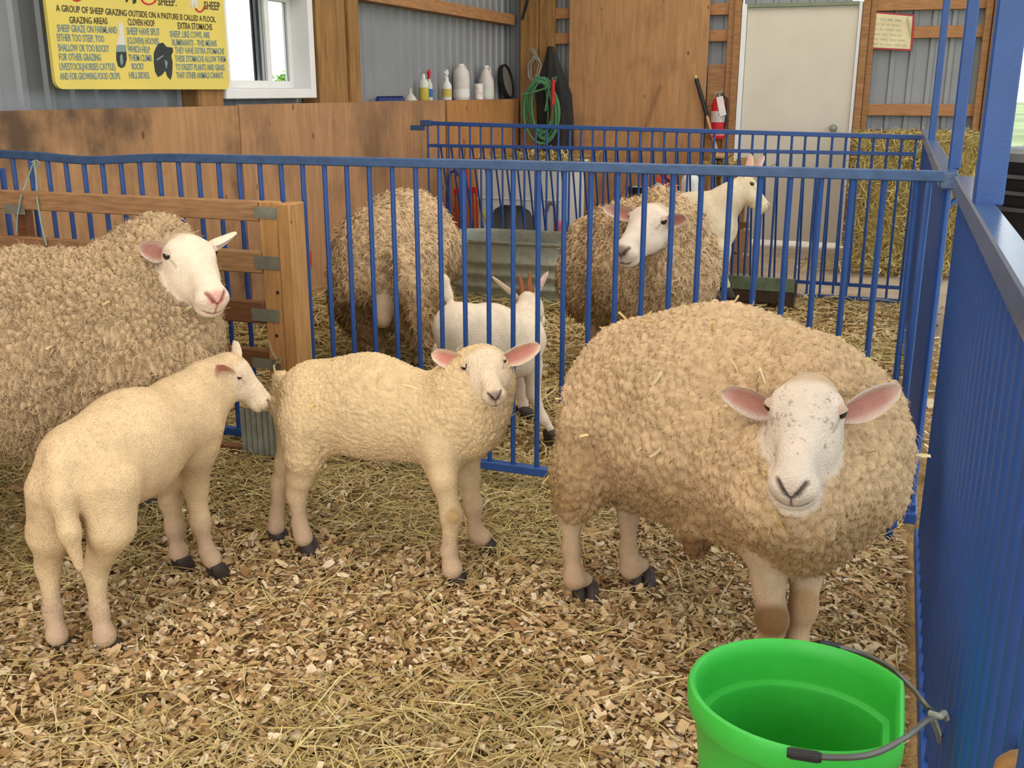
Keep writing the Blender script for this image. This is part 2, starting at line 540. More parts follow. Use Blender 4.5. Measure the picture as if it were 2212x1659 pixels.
MB().bbox((-3.25, YA - 0.016, 0.058), (0.09, YA + 0.016, 0.088)).build('bottom_rail', M['blue'], ga, bevel=0.003)
bm_a = bar_mesh('bar', 0.0088, 0.08, 1.085, M['blue'])
for i in range(-2, 37):
    x = -3.019 + 0.0854 * i
    o = link('bar', bm_a, ga, (x, YA, 0))
    o.scale.z = 1 + bent(x) * 0.9
MB().tube([(0.085, YA, -0.01), (0.085, YA, 1.085)], 0.011, 8).build('hinge_stile', M['blue'], ga, smooth=True)
MB().tube([(0.085, YA, 0.045), (0.085, YA, 0.075)], 0.021, 6).build('hinge_nut', M['blue'], ga)
MB().bar((0.06, YA, 0.115), (0.15, YA, 0.115), 0.02, 0.02).build('hinge_lug', M['blue'], ga)
MB().tube([(-3.25, YA, 1.03), (-3.25, YA, 0.06)], 0.011, 8).build('latch_stile', M['blue'], ga, smooth=True)
b = MB()
b.bbox((-3.29, YA - 0.03, 1.075), (-3.235, YA + 0.02, 1.10)).bbox((-3.33, YA - 0.035, 1.045), (-3.25, YA - 0.005, 1.07))
b.build('latch', M['blue_worn'], ga, bevel=0.002)

# rear panel and the low hurdle leaning behind it
Y2 = 6.85
gb = empty('pen_gate', (-1.6, Y2, 0), 'far blue pen panel with two upper rails before the back wall', 'gate', 'blue pen panels')
bx = np.linspace(on(924, 280, 'y', Y2).x, on(1979, 310, 'y', Y2).x, 41)
zt = [on(923, 266, 'y', Y2).z, on(1985, 297, 'y', Y2).z]
zm = [on(965, 315, 'y', Y2).z, on(1978, 333, 'y', Y2).z]
b = MB().bar((bx[0] - 0.03, Y2, zt[0]), (bx[-1] + 0.03, Y2, zt[1]), 0.028, 0.028)
b.build('top_rail', M['blue'], gb, bevel=0.003)
MB().bar((bx[0], Y2, zm[0]), (bx[-1], Y2, zm[1]), 0.022, 0.022).build('middle_rail', M['blue'], gb, bevel=0.002)
MB().bar((bx[0], Y2, 0.03), (bx[-1], Y2, 0.03), 0.024, 0.024).build('bottom_rail', M['blue'], gb, bevel=0.002)
bmb = bar_mesh('bar', 0.0078, 0.03, 1.0, M['blue'])
for i, x in enumerate(bx):
    o = link('bar', bmb, gb, (x, Y2, 0))
    o.scale.z = (zt[0] + (zt[1] - zt[0]) * i / 40) / 1.0
b = MB().bbox((bx[0] - 0.13, Y2 - 0.02, zt[0] - 0.05), (bx[0] - 0.03, Y2 + 0.02, zt[0] - 0.015)).bbox((bx[0] - 0.05, Y2 - 0.02, zt[0] - 0.02), (bx[0] + 0.03, Y2 + 0.02, zt[0] + 0.022))
b.build('latch', M['blue_worn'], gb, bevel=0.003)
gc = empty('leaning_hurdle', (-1.6, 7.17, 0), 'low blue hurdle leaning against the back of the far pen panel', 'gate', 'blue pen panels')
yt, yb_ = Y2 + 0.035, 7.17
MB().bar((bx[0] + 0.03, yt, zm[0]), (bx[-1], yt, zm[1]), 0.02, 0.02).build('top_rail', M['blue'], gc)
MB().bar((bx[0] + 0.03, yb_, 0.06), (bx[-1], yb_, 0.06), 0.022, 0.022).build('bottom_rail', M['blue'], gc)
bmc = MB().tube([(0, 0, 0.06), (0, yt - yb_, zm[0])], 0.007, 8).mesh('bar', M['blue'], smooth=True)
for i, x in enumerate(bx[1:]):
    link('bar', bmc, gc, (x, yb_, 0))

# right-hand fence seen along its length
def side_panel(label, x, y0, y1, ztop, posts):
    g = empty('side_fence', (x, (y0 + y1) / 2, 0), label, 'fence', 'blue pen panels')
    MB().bbox((x - 0.024, y0, ztop - 0.024), (x + 0.024, y1, ztop + 0.024)).build('top_rail', M['blue_gloss'], g, bevel=0.004)
    MB().bbox((x - 0.02, y0, 0.03), (x + 0.02, y1, 0.065)).build('bottom_rail', M['blue'], g, bevel=0.003)
    bm_ = bar_mesh('bar', 0.0115, 0.06, ztop - 0.02, M['blue'])
    n = int((y1 - y0 - 0.04) / 0.0854)
    for i in range(n + 1):
        link('bar', bm_, g, (x, y0 + 0.02 + 0.0854 * i, 0))
    for (py, w, px_) in posts:
        MB().bbox((px_ - w / 2, py - w / 2, ztop + 0.02), (px_ + w / 2, py + w / 2, H - 0.17)).build('tall_post', M['blue'], g, bevel=0.004)
    return g
sf = side_panel('blue barred side fence running back past the gate hinge', 0.14, 3.16, 6.80, 1.075, [(5.35, 0.032, 0.14), (3.35, 0.034, 0.158)])
sn_ = side_panel('blue barred side fence nearest the green bucket', 0.172, 0.50, 3.05, 1.075, [(2.32, 0.056, 0.18)])
MB().tube([at(2034, 458, 3.05), at(2088, 412, 3.05), at(2104, 404, 3.02)], 0.009, 8).build('drop_pin', M['blue'], sn_, smooth=True)
MB().tube([at(2100, 500, 2.5), at(2101, 425, 2.75), at(2108, 402, 2.8), at(2112, 420, 2.8)], 0.007, 8).build('chain_link', M['galv'], sn_, smooth=True)
MB().tube([at(2040, 366, 3.2), at(2050, 358, 3.2), at(2062, 362, 3.2), at(2062, 380, 3.2)], 0.009, 8).build('hinge_loop', M['blue'], sf, smooth=True)

# ------------------------------------------------------------------ slatted wooden rack tied to the gate
YC = 2.955
ck = empty('slatted_rack', (-2.5, YC, 0), 'weathered wooden slatted hay rack tied to the front of the blue gate', 'hay rack')
def slat(name, xa, xb, za, zb, y0, y1, m):
    return MB().bbox((xa, y0, za), (xb, y1, zb)).build(name, M[m], ck, bevel=0.004)
xr0, xr1 = on(579, 700, 'y', YC).x, on(612, 600, 'y', YC).x
def zc(py): return on(560, py, 'y', YC).z
for (p0, p1, m) in ((434, 478, 'crate'), (543, 590, 'crate'), (651, 698, 'crate_dark'), (754, 792, 'crate_dark')):
    slat('slat', -3.28, xr0 - 0.003, zc(p1), zc(p0), YC - 0.012, YC + 0.022, m)
slat('slat', -3.28, xr0 - 0.003, zc(1003), zc(968), YC - 0.012, YC + 0.022, 'crate_dark')
slat('upright', xr0, xr1, -0.01, zc(434), YC - 0.012, YC + 0.024, 'crate_v')
slat('upright', xr1 + 0.002, xr1 + 0.052, -0.01, zc(437), YC - 0.02, YC + 0.075, 'crate_v')
slat('upright', -3.10, -3.045, 0.0, zc(440), YC + 0.023, YC + 0.06, 'crate_dark')
slat('upright', -2.03, xr0 - 0.004, 0.0, zc(900), YC + 0.023, YC + 0.06, 'crate_dark')
def plate(p0, p1, ya=YC - 0.0135):
    a, c = on(*p0, 'y', ya), on(*p1, 'y', ya)
    return MB().bbox((a.x, ya - 0.002, c.z), (c.x, ya + 0.0005, a.z)).build('mending_plate', M['galv'], ck)
plate((548, 446), (611, 474)); plate((549, 552), (612, 584)); plate((543, 665), (604, 697)); plate((545, 772), (606, 800))
plate((8, 440), (55, 464)); plate((14, 537), (60, 561)); plate((15, 640), (60, 665))
a, c = on(519, 880, 'y', YC - 0.02), on(611, 990, 'y', YC - 0.02)
b = MB()
vs, fs = [], []
N = 36
for z in (c.z, a.z):
    for i in range(N + 1):
        u = i / N
        vs.append((a.x + (c.x - a.x) * u, YC - 0.021 - 0.004 * math.cos(u * 2 * math.pi * 7), z))
for i in range(N): fs.append((i, i + 1, N + 2 + i, N + 1 + i))
b.add(vs, fs).build('corrugated_patch', M['galv'], ck, smooth=True)
for (px, py) in ((618, 455), (627, 480), (600, 632), (622, 580), (598, 725)):
    p = on(px, py, 'y', YC - 0.013)
    MB().lathe([(0.006, 0), (0.006, 0.002), (0.0, 0.003)], p, 8, Matrix.Rotation(math.radians(90), 3, 'X')).build('knot', M['gap'], ck)

# pale twine on the gate rail
tw = MB()
P0 = on(74, 347, 'y', YA - 0.025)
for pts in ([(74, 347), (60, 385), (45, 425), (37, 470), (36, 500)], [(74, 347), (78, 385), (80, 430), (88, 480), (100, 530)], [(68, 350), (80, 346), (86, 352), (80, 362)]):
    tw.tube([on(x, y, 'y', YA - 0.03 if y < 400 else YC - 0.025) for (x, y) in pts], 0.003, 6)
tag(tw.build('twine', mat('pale_green_twine', S(150, 178, 168), 0.8), smooth=True), 'pale green twine knotted over the bent gate rail', 'twine')
tw = MB()
tw.tube([on(x, y, 'y', YC - 0.03) for (x, y) in ((580, 735), (588, 762), (600, 780), (592, 790), (596, 812))], 0.004, 6)
tw.tube([on(x, y, 'y', YC - 0.03) for (x, y) in ((598, 776), (606, 772), (604, 784), (596, 782))], 0.004, 6)
tag(tw.build('twine', mat('tan_twine', S(170, 150, 116), 0.85), smooth=True), 'tan twine knot on the upright of the wooden rack', 'twine')

# ------------------------------------------------------------------ green bucket
BX, BY, BZ, BR, BFL = -0.055, 1.332, 0.505, 0.155, 0.132
bk = empty('feed_bucket', (BX, BY, 0.22), 'bright green flat-backed bucket hung on the side fence', 'bucket')
def bucket_ring(r, z, n=56):
    fl = BFL * r / BR
    out = []
    for k in range(n):
        a = 2 * math.pi * k / n
        x, y = r * math.cos(a), r * math.sin(a)
        x = min(x, fl) if x > 0 else x
        if x >= fl - 1e-6:
            y *= 0.97
        out.append((BX + x, BY + y * 0.905, z))
    return out
prof = [(0.118, 0.22), (0.128, 0.27), (0.136, 0.34), (0.142, 0.40), (0.148, 0.455), (0.155, 0.462), (0.160, 0.470), (0.161, 0.495), (0.158, 0.503), (0.153, 0.505), (0.149, 0.501),
        (0.1465, 0.478), (0.1445, 0.444), (0.143, 0.439), (0.133, 0.435), (0.131, 0.430), (0.127, 0.34), (0.122, 0.262), (0.114, 0.236)]
vs, fs = [], []
n = 56
for (r, z) in prof: vs += bucket_ring(r, z, n)
for i in range(len(prof) - 1):
    for k in range(n):
        k2 = (k + 1) % n
        fs.append((i * n + k, i * n + k2, (i + 1) * n + k2, (i + 1) * n + k))
fs.append(tuple(range(n - 1, -1, -1)))
fs.append(tuple(range((len(prof) - 1) * n, len(prof) * n)))
M['green'] = mat('green_polyethylene', S(60, 186, 66), 0.42, 0, 0.05, 30, 0.03, 90, spec=0.4)
MB().add(vs, fs).build('shell', M['green'], bk, smooth=True)
wire = mat('grey_wire', S(110, 108, 102), 0.45, 0.7, 0.1)
hk = on(2024, 1548, 'x', 0.14)
lugN, lugF = at(1706, 1626, 1.300), at(1772, 1392, 1.62)
def crom(P, k=5):
    P = [Vector(p) for p in P]
    P = [P[0] * 2 - P[1]] + P + [P[-1] * 2 - P[-2]]
    out = []
    for i in range(1, len(P) - 2):
        for j in range(k):
            t = j / k
            out.append(0.5 * ((2 * P[i]) + (P[i + 1] - P[i - 1]) * t + (2 * P[i - 1] - 5 * P[i] + 4 * P[i + 1] - P[i + 2]) * t * t + (3 * P[i] - P[i - 1] - 3 * P[i + 1] + P[i + 2]) * t ** 3))
    return out + [P[-2]]
hp_ = crom([lugN, at(1790, 1636, 1.292), at(1880, 1630, 1.30), at(1955, 1594, 1.345), at(2002, 1556, 1.42), hk, at(2002, 1526, 1.53), at(1968, 1484, 1.58), at(1920, 1440, 1.61), at(1850, 1408, 1.63), lugF])
bail = MB().tube(hp_, 0.0042, 8).build('bail_handle', wire, bk, smooth=True)
for (p, q) in ((lugN, at(1768, 1636, 1.292)), (lugF, at(1808, 1396, 1.63))):
    b = MB()
    b.tube([p + (q - p) * t for t in (-.1, 0.3, 0.7, 1.1)], 0.0065, 8)
    b.bar(p, q, 0.018, 0.006)
    b.build('bail_ear', M['black'], bail, smooth=True)
b = MB()
b.tube([on(2006, 1540, 'x', 0.12), on(2030, 1548, 'x', 0.135), on(2040, 1540, 'x', 0.15), on(2044, 1552, 'x', 0.162)], 0.005, 8)
b.tube([on(2014, 1550, 'x', 0.125), on(2026, 1580, 'x', 0.15), on(2030, 1600, 'x', 0.165)], 0.005, 8)
tag(b.build('snap_hook', M['galv'], smooth=True), 'small steel snap hook holding the bucket handle on the blue fence', 'hook')

# weathered post end at the lower right corner of the view
p = at(2215, 1672, 1.0)
b = MB().lathe([(0.03, -p.z + 0.0), (0.03, -0.01), (0.028, 0.004), (0.02, 0.014), (0.008, 0.018), (0.0, 0.0185)], p, 16)
tag(b.build('stake', M['post'], smooth=True), 'round-topped wooden stake in the near right corner', 'stake')

# ------------------------------------------------------------------ yellow sign on the left wall
XSG = XL + 0.0
def sg(px, py, dx=0.0): return on(px, py, 'x', XSG + dx)
cor = [sg(126, 190), sg(496, 186)]
y0, y1, z0, z1 = 3.60, 4.852, cor[0].z - 0.005, 2.12
r = 0.04
poly = []
for (cy, cz, a0) in ((y1 - r, z0 + r, -90), (y1 - r, z1 - r, 0), (y0 + r, z1 - r, 90), (y0 + r, z0 + r, 180)):
    for k in range(7):
        a = math.radians(a0 + k * 15)
        poly.append((cy + r * math.cos(a), cz + r * math.sin(a)))
sign = empty('wall_sign', (XSG, 4.2, z0), 'yellow hand-painted sheep facts sign on the left wall', 'sign')
MB().prism(poly, 'x', XSG - 0.018, XSG - 0.002).build('board', mat('yellow_sign_paint', S(226, 204, 100), 0.55, 0, 0.06, 3), sign)
ink = mat('dark_sign_ink', S(70, 62, 52), 0.6, 0, 0.1)
inkb = mat('blue_sign_ink', S(108, 142, 158), 0.6, 0, 0.1)
inkr = mat('red_sign_ink', S(196, 44, 48), 0.6, 0, 0.1)
inkw = mat('pale_sign_ink', S(214, 210, 196), 0.6, 0, 0.1)
inkg = mat('grey_sign_ink', S(128, 150, 148), 0.6, 0, 0.1)
inkk = mat('black_sign_ink', S(46, 50, 52), 0.6, 0, 0.2, 20)
LN = [('A GROUP OF SHEEP GRAZING OUTSIDE ON A PASTURE IS CALLED A FLOCK.', 122, 24, 467, 48, 12, 0), ('GRAZING AREAS', 151, 50, 233, 52, 12, 0),
      ('SHEEP GRAZE ON FARMLAND', 125, 68, 254, 72, 13, 1), ('EITHER TOO STEEP, TOO', 125, 88, 226, 91, 13, 1), ('SHALLOW OR TOO ROCKY', 127, 110, 237, 112, 13, 1),
      ('FOR OTHER GRAZING', 129, 130, 219, 131, 13, 1), ('LIVESTOCK(HORSES CATTLE)', 130, 151, 250, 151, 13, 1), ('AND FOR GROWING FOOD CROPS', 131, 172, 260, 171, 13, 1),
      ('CLOVEN HOOF', 277, 54, 335, 57, 12, 0), ('SHEEP HAVE SPLIT', 275, 74, 346, 76, 13, 1), ('(CLOVEN) HOOVES', 276, 94, 344, 96, 12, 1), ('WHICH HELP', 277, 112, 325, 114, 12, 1),
      ('THEM CLIMB', 279, 131, 329, 132, 12, 1), ('ROCKY', 286, 150, 312, 150, 12, 1), ('HILLSIDES.', 280, 169, 325, 169, 12, 1),
      ('EXTRA STOMACHS', 385, 62, 459, 65, 12, 0), ('SHEEP, LIKE COWS, ARE', 368, 80, 454, 82, 12, 1), ('RUMINANTS - THIS MEANS', 373, 98, 469, 100, 12, 1),
      ('THEY HAVE EXTRA STOMACHS', 379, 115, 485, 117, 12, 1), ('THESE STOMACHS ALLOW THEM', 379, 133, 488, 134, 12, 1), ('TO DIGEST PLANTS AND GRASS', 380, 151, 486, 152, 12, 1),
      ('THAT OTHER ANIMALS CANNOT.', 382, 169, 484, 169, 12, 1), ('SHEEP.', 342, 11, 382, 13, 15, 0), ('SHEEP', 442, 20, 476, 22, 15, 0)]
for (t, xa, ya_, xb, yb2, h, c) in LN:
    pa, pb = sg(xa, ya_), sg(xb, yb2)
    text_mesh('lettering', t, inkb if c else ink, sign, pa, pb, h / 470.0 * (pa - CAM).length / 4.7, (1, 0, 0), bold=0.012)
def flat_print(name, pts, m, dx=0.0005):
    pp = [sg(x, y, dx) for (x, y) in pts]
    pp = [(q.y, q.z) for q in pp]
    return MB().prism(pp, 'x', XSG - 0.002, XSG + dx).build(name, m, sign)
flat_print('leg_drawing', [(256, 50), (266, 50), (268, 75), (272, 95), (273, 112), (252, 112), (253, 95), (258, 75)], inkw)
flat_print('leg_drawing', [(253, 97), (272, 97), (273, 112), (252, 112)], inkg, 0.0008)
flat_print('hoof_drawing', [(252, 111), (273, 111), (274, 128), (270, 143), (263, 147), (256, 143), (252, 128)], inkk)
flat_print('hoof_drawing', [(262, 116), (265, 120), (266, 135), (263, 143), (260, 135), (259, 122)], inkg, 0.0008)
flat_print('hoof_drawing', [(344, 94), (352, 92), (360, 101), (373, 103), (374, 112), (370, 120), (373, 135), (372, 160), (369, 172), (362, 165), (358, 152), (350, 162), (342, 166), (336, 155), (333, 135), (333, 115), (338, 102)], inkk)
flat_print('hoof_drawing', [(338, 128), (352, 119), (354, 121), (340, 131)], inkg, 0.0008)
flat_print('hoof_drawing', [(356, 128), (362, 134), (360, 150), (357, 140)], inkg, 0.0008)
def arc_print(cx, cy, rx, ry, a0, a1, w, m):
    pts = []
    for k in range(13):
        a = math.radians(a0 + (a1 - a0) * k / 12)
        pts.append((cx + rx * math.cos(a), cy + ry * math.sin(a)))
    for k in range(12, -1, -1):
        a = math.radians(a0 + (a1 - a0) * k / 12)
        pts.append((cx + (rx - w) * math.cos(a), cy + (ry - w) * math.sin(a)))
    flat_print('red_capital', pts, m)
arc_print(322, -6, 18, 17, 10, 160, 3.4, inkr)
arc_print(432, 10, 12, 17, 10, 150, 3.2, inkr)
flat_print('red_capital', [(156, -14), (176, -14), (177, 0), (168, 4), (158, 1)], inkr)
flat_print('leg_drawing', [(270, -14), (279, -14), (276, 4), (273, 5)], inkk)
flat_print('leg_drawing', [(286, -14), (297, -14), (294, 6), (288, 9)], inkk)
flat_print('leg_drawing', [(412, -8), (428, -8), (428, 16), (422, 18), (420, 6), (416, 17), (412, 15)], inkw)

# ------------------------------------------------------------------ small sign on the back wall
YSG = YB + 0.03
def bg(px, py): return on(px, py, 'y', YSG)
q = [bg(1877, 24), bg(1976, 32), bg(1970, 110), bg(1870, 105)]
s2_ = empty('framed_notice', (q[3].x, YSG, q[3].z), 'small cream notice in a red frame beside the cream door', 'sign')
ctr = (q[0] + q[1] + q[2] + q[3]) / 4
MB().prism([(v.x, v.z) for v in q], 'y', YSG + 0.001, YSG + 0.014).build('frame', mat('red_frame', S(176, 52, 60), 0.6), s2_)
inn = [ctr + (v - ctr) * 0.91 for v in q]
MB().prism([(v.x, v.z) for v in inn], 'y', YSG - 0.001, YSG + 0.002).build('panel', mat('cream_panel', S(226, 208, 168), 0.6), s2_)
faint = mat('faint_ink', S(168, 172, 150), 0.6)
faint2 = mat('faint_bold_ink', S(128, 144, 140), 0.6)
rr = random.Random(3)
for row in range(6):
    u = 0.08
    v = 0.13 + row * 0.148
    while u < 0.86 - (0.1 if row in (0, 1, 2, 3) else 0):
        w = rr.uniform(0.07, 0.2)
        def bl(u_, v_): return inn[0] * (1 - u_) * (1 - v_) + inn[1] * u_ * (1 - v_) + inn[2] * u_ * v_ + inn[3] * (1 - u_) * v_
        us = u
        bb = MB()
        while us < min(u + w, 0.9):
            e = [bl(us, v), bl(us + 0.008, v), bl(us + 0.008, v + 0.06), bl(us, v + 0.06)]
            bb.prism([(t_.x, t_.z) for t_ in e], 'y', YSG - 0.0016, YSG - 0.001)
            us += 0.017
        if bb.v: bb.build('faint_word', faint2 if (row == 0 and u > 0.4) else faint, s2_)
        u += w + 0.05
b = MB()
for i in range(9):
    t = i / 8
    c0 = bg(1960 + 8 * t, 40 + 36 * t)
    b.prism([(c0.x - 0.014, c0.z - 0.03), (c0.x - 0.004, c0.z - 0.012), (c0.x + 0.012, c0.z + 0.018), (c0.x - 0.004, c0.z + 0.0)], 'y', YSG - 0.0018, YSG - 0.001)
b.build('leaf_drawing', mat('leaf_green', S(112, 142, 84), 0.6), s2_)
# ------------------------------------------------------------------ things on the plywood ledge
ZL = 1.2455
def ledge(px, off=0.0):
    p = on(px, 211, 'x', XL - 0.035)
    return Vector((XL - 0.075 - off, p.y, ZL))
def k_at(y): return (Vector((XL, y, 1.3)) - CAM).dot(CF) / FPX     # metres per photo pixel there
# blue brush
p, q2 = ledge(826), ledge(880)
b = MB()
b.bar(p + Vector((0, 0, 0.014)), q2 + Vector((0, 0, 0.014)), 0.035, 0.02)
br = empty('grooming_brush', p, 'flat blue plastic comb lying on the plywood ledge', 'comb')
b.build('back', mat('blue_plastic', S(40, 62, 130), 0.4), br, bevel=0.003)
b = MB()
for i in range(12):
    c = p + (q2 - p) * ((i + 0.5) / 12)
    b.box(c + Vector((0, 0, 0.028)), (0.025, 0.006, 0.014))
b.build('teeth', mat('dark_blue_plastic', S(36, 48, 92), 0.4), br)
# funnel
c = ledge(897)
s = k_at(c.y)
b = MB()
b.lathe([(0.05, 0), (0.052, 0.004), (0.036, 0.03), (0.012, 0.055), (0.009, 0.09), (0.007, 0.09), (0.009, 0.054), (0.03, 0.03)], c, 20)
tag(b.build('funnel', mat('grey_funnel', S(196, 192, 176), 0.5), smooth=True), 'pale grey plastic funnel upside down on the ledge', 'funnel')

def spray_bottle(px, wpx, hpx, body, label_m, trig, label, facing=1, off=0.0):
    c = ledge(px, off)
    s = k_at(c.y)
    r, h = wpx * s / 2, hpx * s
    g = empty('spray_bottle', c, label, 'bottle', 'bottles on the ledge')
    pb = MB().lathe([(r * 0.95, 0), (r, 0.005), (r, h * 0.42), (r * 0.9, h * 0.5), (r * 0.45, h * 0.62), (r * 0.4, h * 0.68)], c, 16).build('bottle', body, g, smooth=True)
    MB().lathe([(r * 1.02, h * 0.1), (r * 1.02, h * 0.36)], c, 16).build('label_band', label_m, pb, smooth=True)
    b = MB()
    b.lathe([(r * 0.42, h * 0.66), (r * 0.42, h * 0.74), (r * 0.3, h * 0.76)], c, 12)
    t = c + Vector((0, 0, h * 0.84))
    b.bar(t + Vector((0, -r * 0.5 * facing, -h * 0.05)), t + Vector((0, r * 0.5 * facing, h * 0.1)), r * 0.5, h * 0.16)
    b.bar(t + Vector((0, -r * 0.6 * facing, h * 0.05)), t + Vector((0, -r * 1.0 * facing, h * 0.06)), r * 0.25, r * 0.3)
    b.bar(t + Vector((0, -r * 0.45 * facing, -0.0)), t + Vector((0, -r * 0.8 * facing, -h * 0.12)), r * 0.2, r * 0.15)
    b.build('trigger_head', trig, g, bevel=0.002)
    return g
pale = mat('frosted_bottle', S(212, 214, 200), 0.4)
# capped yellow-liquid bottle
c = ledge(926)
s = k_at(c.y)
g = empty('squeeze_bottle', c, 'frosted squeeze bottle half full of yellow liquid on the ledge', 'bottle', 'bottles on the ledge')
r_, h_ = 11 * s, 56 * s
MB().lathe([(r_ * 0.95, 0), (r_, 0.006), (r_, h_ * 0.48)], c, 16).build('yellow_liquid', mat('yellow_liquid', S(196, 178, 76), 0.4), g, smooth=True)
MB().lathe([(r_, h_ * 0.48), (r_, h_ * 0.66), (r_ * 0.7, h_ * 0.76), (r_ * 0.35, h_ * 0.82)], c, 16).build('bottle', pale, g, smooth=True)
MB().lathe([(r_ * 0.38, h_ * 0.81), (r_ * 0.36, h_ * 0.92), (r_ * 0.15, h_), (0, h_)], c, 12).build('cap', M['white_plastic'], g, smooth=True)
spray_bottle(945, 15, 66, pale, mat('blue_label', S(36, 110, 176), 0.5), mat('red_trigger', S(206, 40, 56), 0.4), 'spray bottle with a red trigger and blue label on the ledge', -1, 0.03)
spray_bottle(975, 22, 64, M['white_plastic'], mat('orange_green_label', S(196, 178, 84), 0.5), M['white_plastic'], 'white spray bottle with a yellow label on the ledge', 1)
def jug(px, wpx, hpx, label, conical, dots=None):
    c = ledge(px)
    c.x = XL - 0.062
    s = k_at(c.y)
    r, h = min(wpx * s / 2, 0.074), hpx * s
    g = empty('plastic_jug', c, label, 'jug', 'bottles on the ledge')
    prof = [(r * 0.95, 0), (r, 0.008), (r, h * 0.45), (r * 0.95, h * 0.55), (r * 0.55, h * 0.82), (r * 0.3, h * 0.9), (r * 0.26, h * 0.96)] if conical else [(r * 0.95, 0), (r, 0.008), (r, h * 0.66), (r * 0.9, h * 0.8), (r * 0.5, h * 0.92), (r * 0.35, h * 0.95)]
    jb = MB().lathe(prof, c, 20, sx=0.95).build('jug_body', mat('milky_plastic', S(216, 206, 198), 0.4), g, smooth=True)
    MB().lathe([(r * 0.36, h * 0.93), (r * 0.36, h * 1.0), (0, h * 1.0)], c, 14).build('cap', M['white_plastic'], jb, smooth=True)
    b = MB()
    z = c.z
    b.tube([(c.x, c.y + r * 0.5, z + h * 0.93), (c.x, c.y + r * 1.15, z + h * 0.93), (c.x, c.y + r * 1.3, z + h * 0.85), (c.x, c.y + r * 1.2, z + h * 0.6), (c.x, c.y + r * 0.85, z + h * 0.5)], r * 0.16, 8)
    b.build('handle', M['white_plastic'], jb, smooth=True)
    MB().lathe([(r * 1.01, h * 0.08), (r * 1.01, h * 0.3)], c, 20, sx=0.96).build('label_band', dots or M['white_plastic'], jb, smooth=True)
jug(1003, 40, 74, 'milky plastic gallon jug with a looped handle beside the white spray bottle', False)
jug(1056, 46, 70, 'cone-shouldered milky gallon jug next to the black pan', True, mat('pale_green_label', S(206, 214, 196), 0.5))
c = ledge(1034)
s = k_at(c.y)
tag(MB().lathe([(10 * s, 0), (10 * s, 30 * s), (9 * s, 33 * s), (0, 33 * s)], c + Vector((0.04, 0, 0)), 14).build('plastic_tub', mat('tub_with_orange_print', S(226, 214, 204), 0.5, 0, 0.3, 30), smooth=True), 'small white tub between the two gallon jugs', 'tub', 'bottles on the ledge')
c = ledge(1104)
s = k_at(c.y)
rot = Matrix.Rotation(math.radians(78), 3, 'Y') @ Matrix.Rotation(0, 3, 'Z')
cc = Vector((XL - 0.08, c.y, ZL + 36 * s))
g = empty('wire_sieve', (cc.x, cc.y, ZL), 'round dark mesh sieve standing on its edge on the ledge', 'sieve')
MB().lathe([(36 * s, -0.02), (36 * s, 0.02), (34 * s, 0.02), (34 * s, -0.02), (36 * s, -0.02)], cc, 28, rot, sy=0.85).build('rim', M['black'], g, smooth=True)
MB().lathe([(34 * s, 0.0), (0.0, 0.001)], cc, 28, rot, sy=0.85).build('mesh_screen', mat('grey_mesh', S(120, 112, 104), 0.7, 0, 0.2, 60), g)

# ------------------------------------------------------------------ things hung in the corner
YH = YB - 0.16
hose_m = mat('green_hose', S(84, 142, 96), 0.5, 0, 0.08)
b = MB()
rr = random.Random(11)
for i in range(9):
    cx, cy = 1172 + rr.uniform(-7, 9), 236 + rr.uniform(-7, 7)
    rx, ry = 24 + rr.uniform(-9, 14), 62 + rr.uniform(-9, 9)
    tilt = rr.uniform(-0.28, 0.05)
    pts = []
    for k in range(26):
        a = 2 * math.pi * k / 26
        x, y = rx * math.cos(a), ry * math.sin(a)
        pts.append(on(cx + x * math.cos(tilt) - y * math.sin(tilt), cy + x * math.sin(tilt) + y * math.cos(tilt), 'y', YH - 0.008 * i + 0.012 * math.cos(a)))
    b.tube(pts, 0.0085, 7, closed=True)
b.tube([on(x, y, 'y', YH - 0.1) for (x, y) in ((1128, 205), (1150, 200), (1180, 190), (1200, 175), (1202, 165), (1195, 168), (1186, 190), (1178, 240))], 0.009, 7)
tag(b.build('garden_hose', hose_m, smooth=True), 'coiled green garden hose hanging in the corner', 'hose')
b = MB()
vs, fs = [], []
N, K = 14, 40
for i in range(N):
    t = i / (N - 1)
    py = 100 + 225 * t
    half = 6 + 30 * min(1, t * 2.2) - 4 * t
    for k in range(K):
        a = 2 * math.pi * k / K
        f = 1 + 0.22 * math.cos(7 * a + 2 * t) * min(1, 0.3 + t)
        c = on(1190 + 14 * t + half * math.cos(a) * f, py, 'y', YB - 0.06)
        vs.append((c.x, c.y + 0.035 * math.sin(a) * f, c.z))
for i in range(N - 1):
    for k in range(K):
        k2 = (k + 1) % K
        fs.append((i * K + k, i * K + k2, (i + 1) * K + k2, (i + 1) * K + k))
fs.append(tuple(range(K))); fs.append(tuple(range((N - 1) * K, N * K)))
b.add(vs, fs)
tag(b.build('black_tarp', mat('black_cloth', S(48, 46, 44), 0.8, 0, 0.3, 20), smooth=True), 'folded black cloth hanging behind the green hose', 'cloth')
b = MB()
for (dx, w) in ((0, 9), (3, 6), (-3, 7)):
    b.tube([on(x + dx, y, 'y', YB - 0.09 - 0.01 * w / 9) for (x, y) in ((1150, 105), (1156, 120), (1150 - w, 140), (1147 - w / 2, 165), (1152, 178), (1160, 165), (1160 + w, 140), (1158, 120))], 0.006, 6)
tag(b.build('rope_hank', mat('grey_rope', S(150, 148, 136), 0.8, 0, 0.3, 40), smooth=True), 'hank of grey rope hung on the corner post', 'rope')
g = empty('hand_tool', on(1195, 230, 'y', YH - 0.09), 'red-handled tool hanging over the green hose', 'tool')
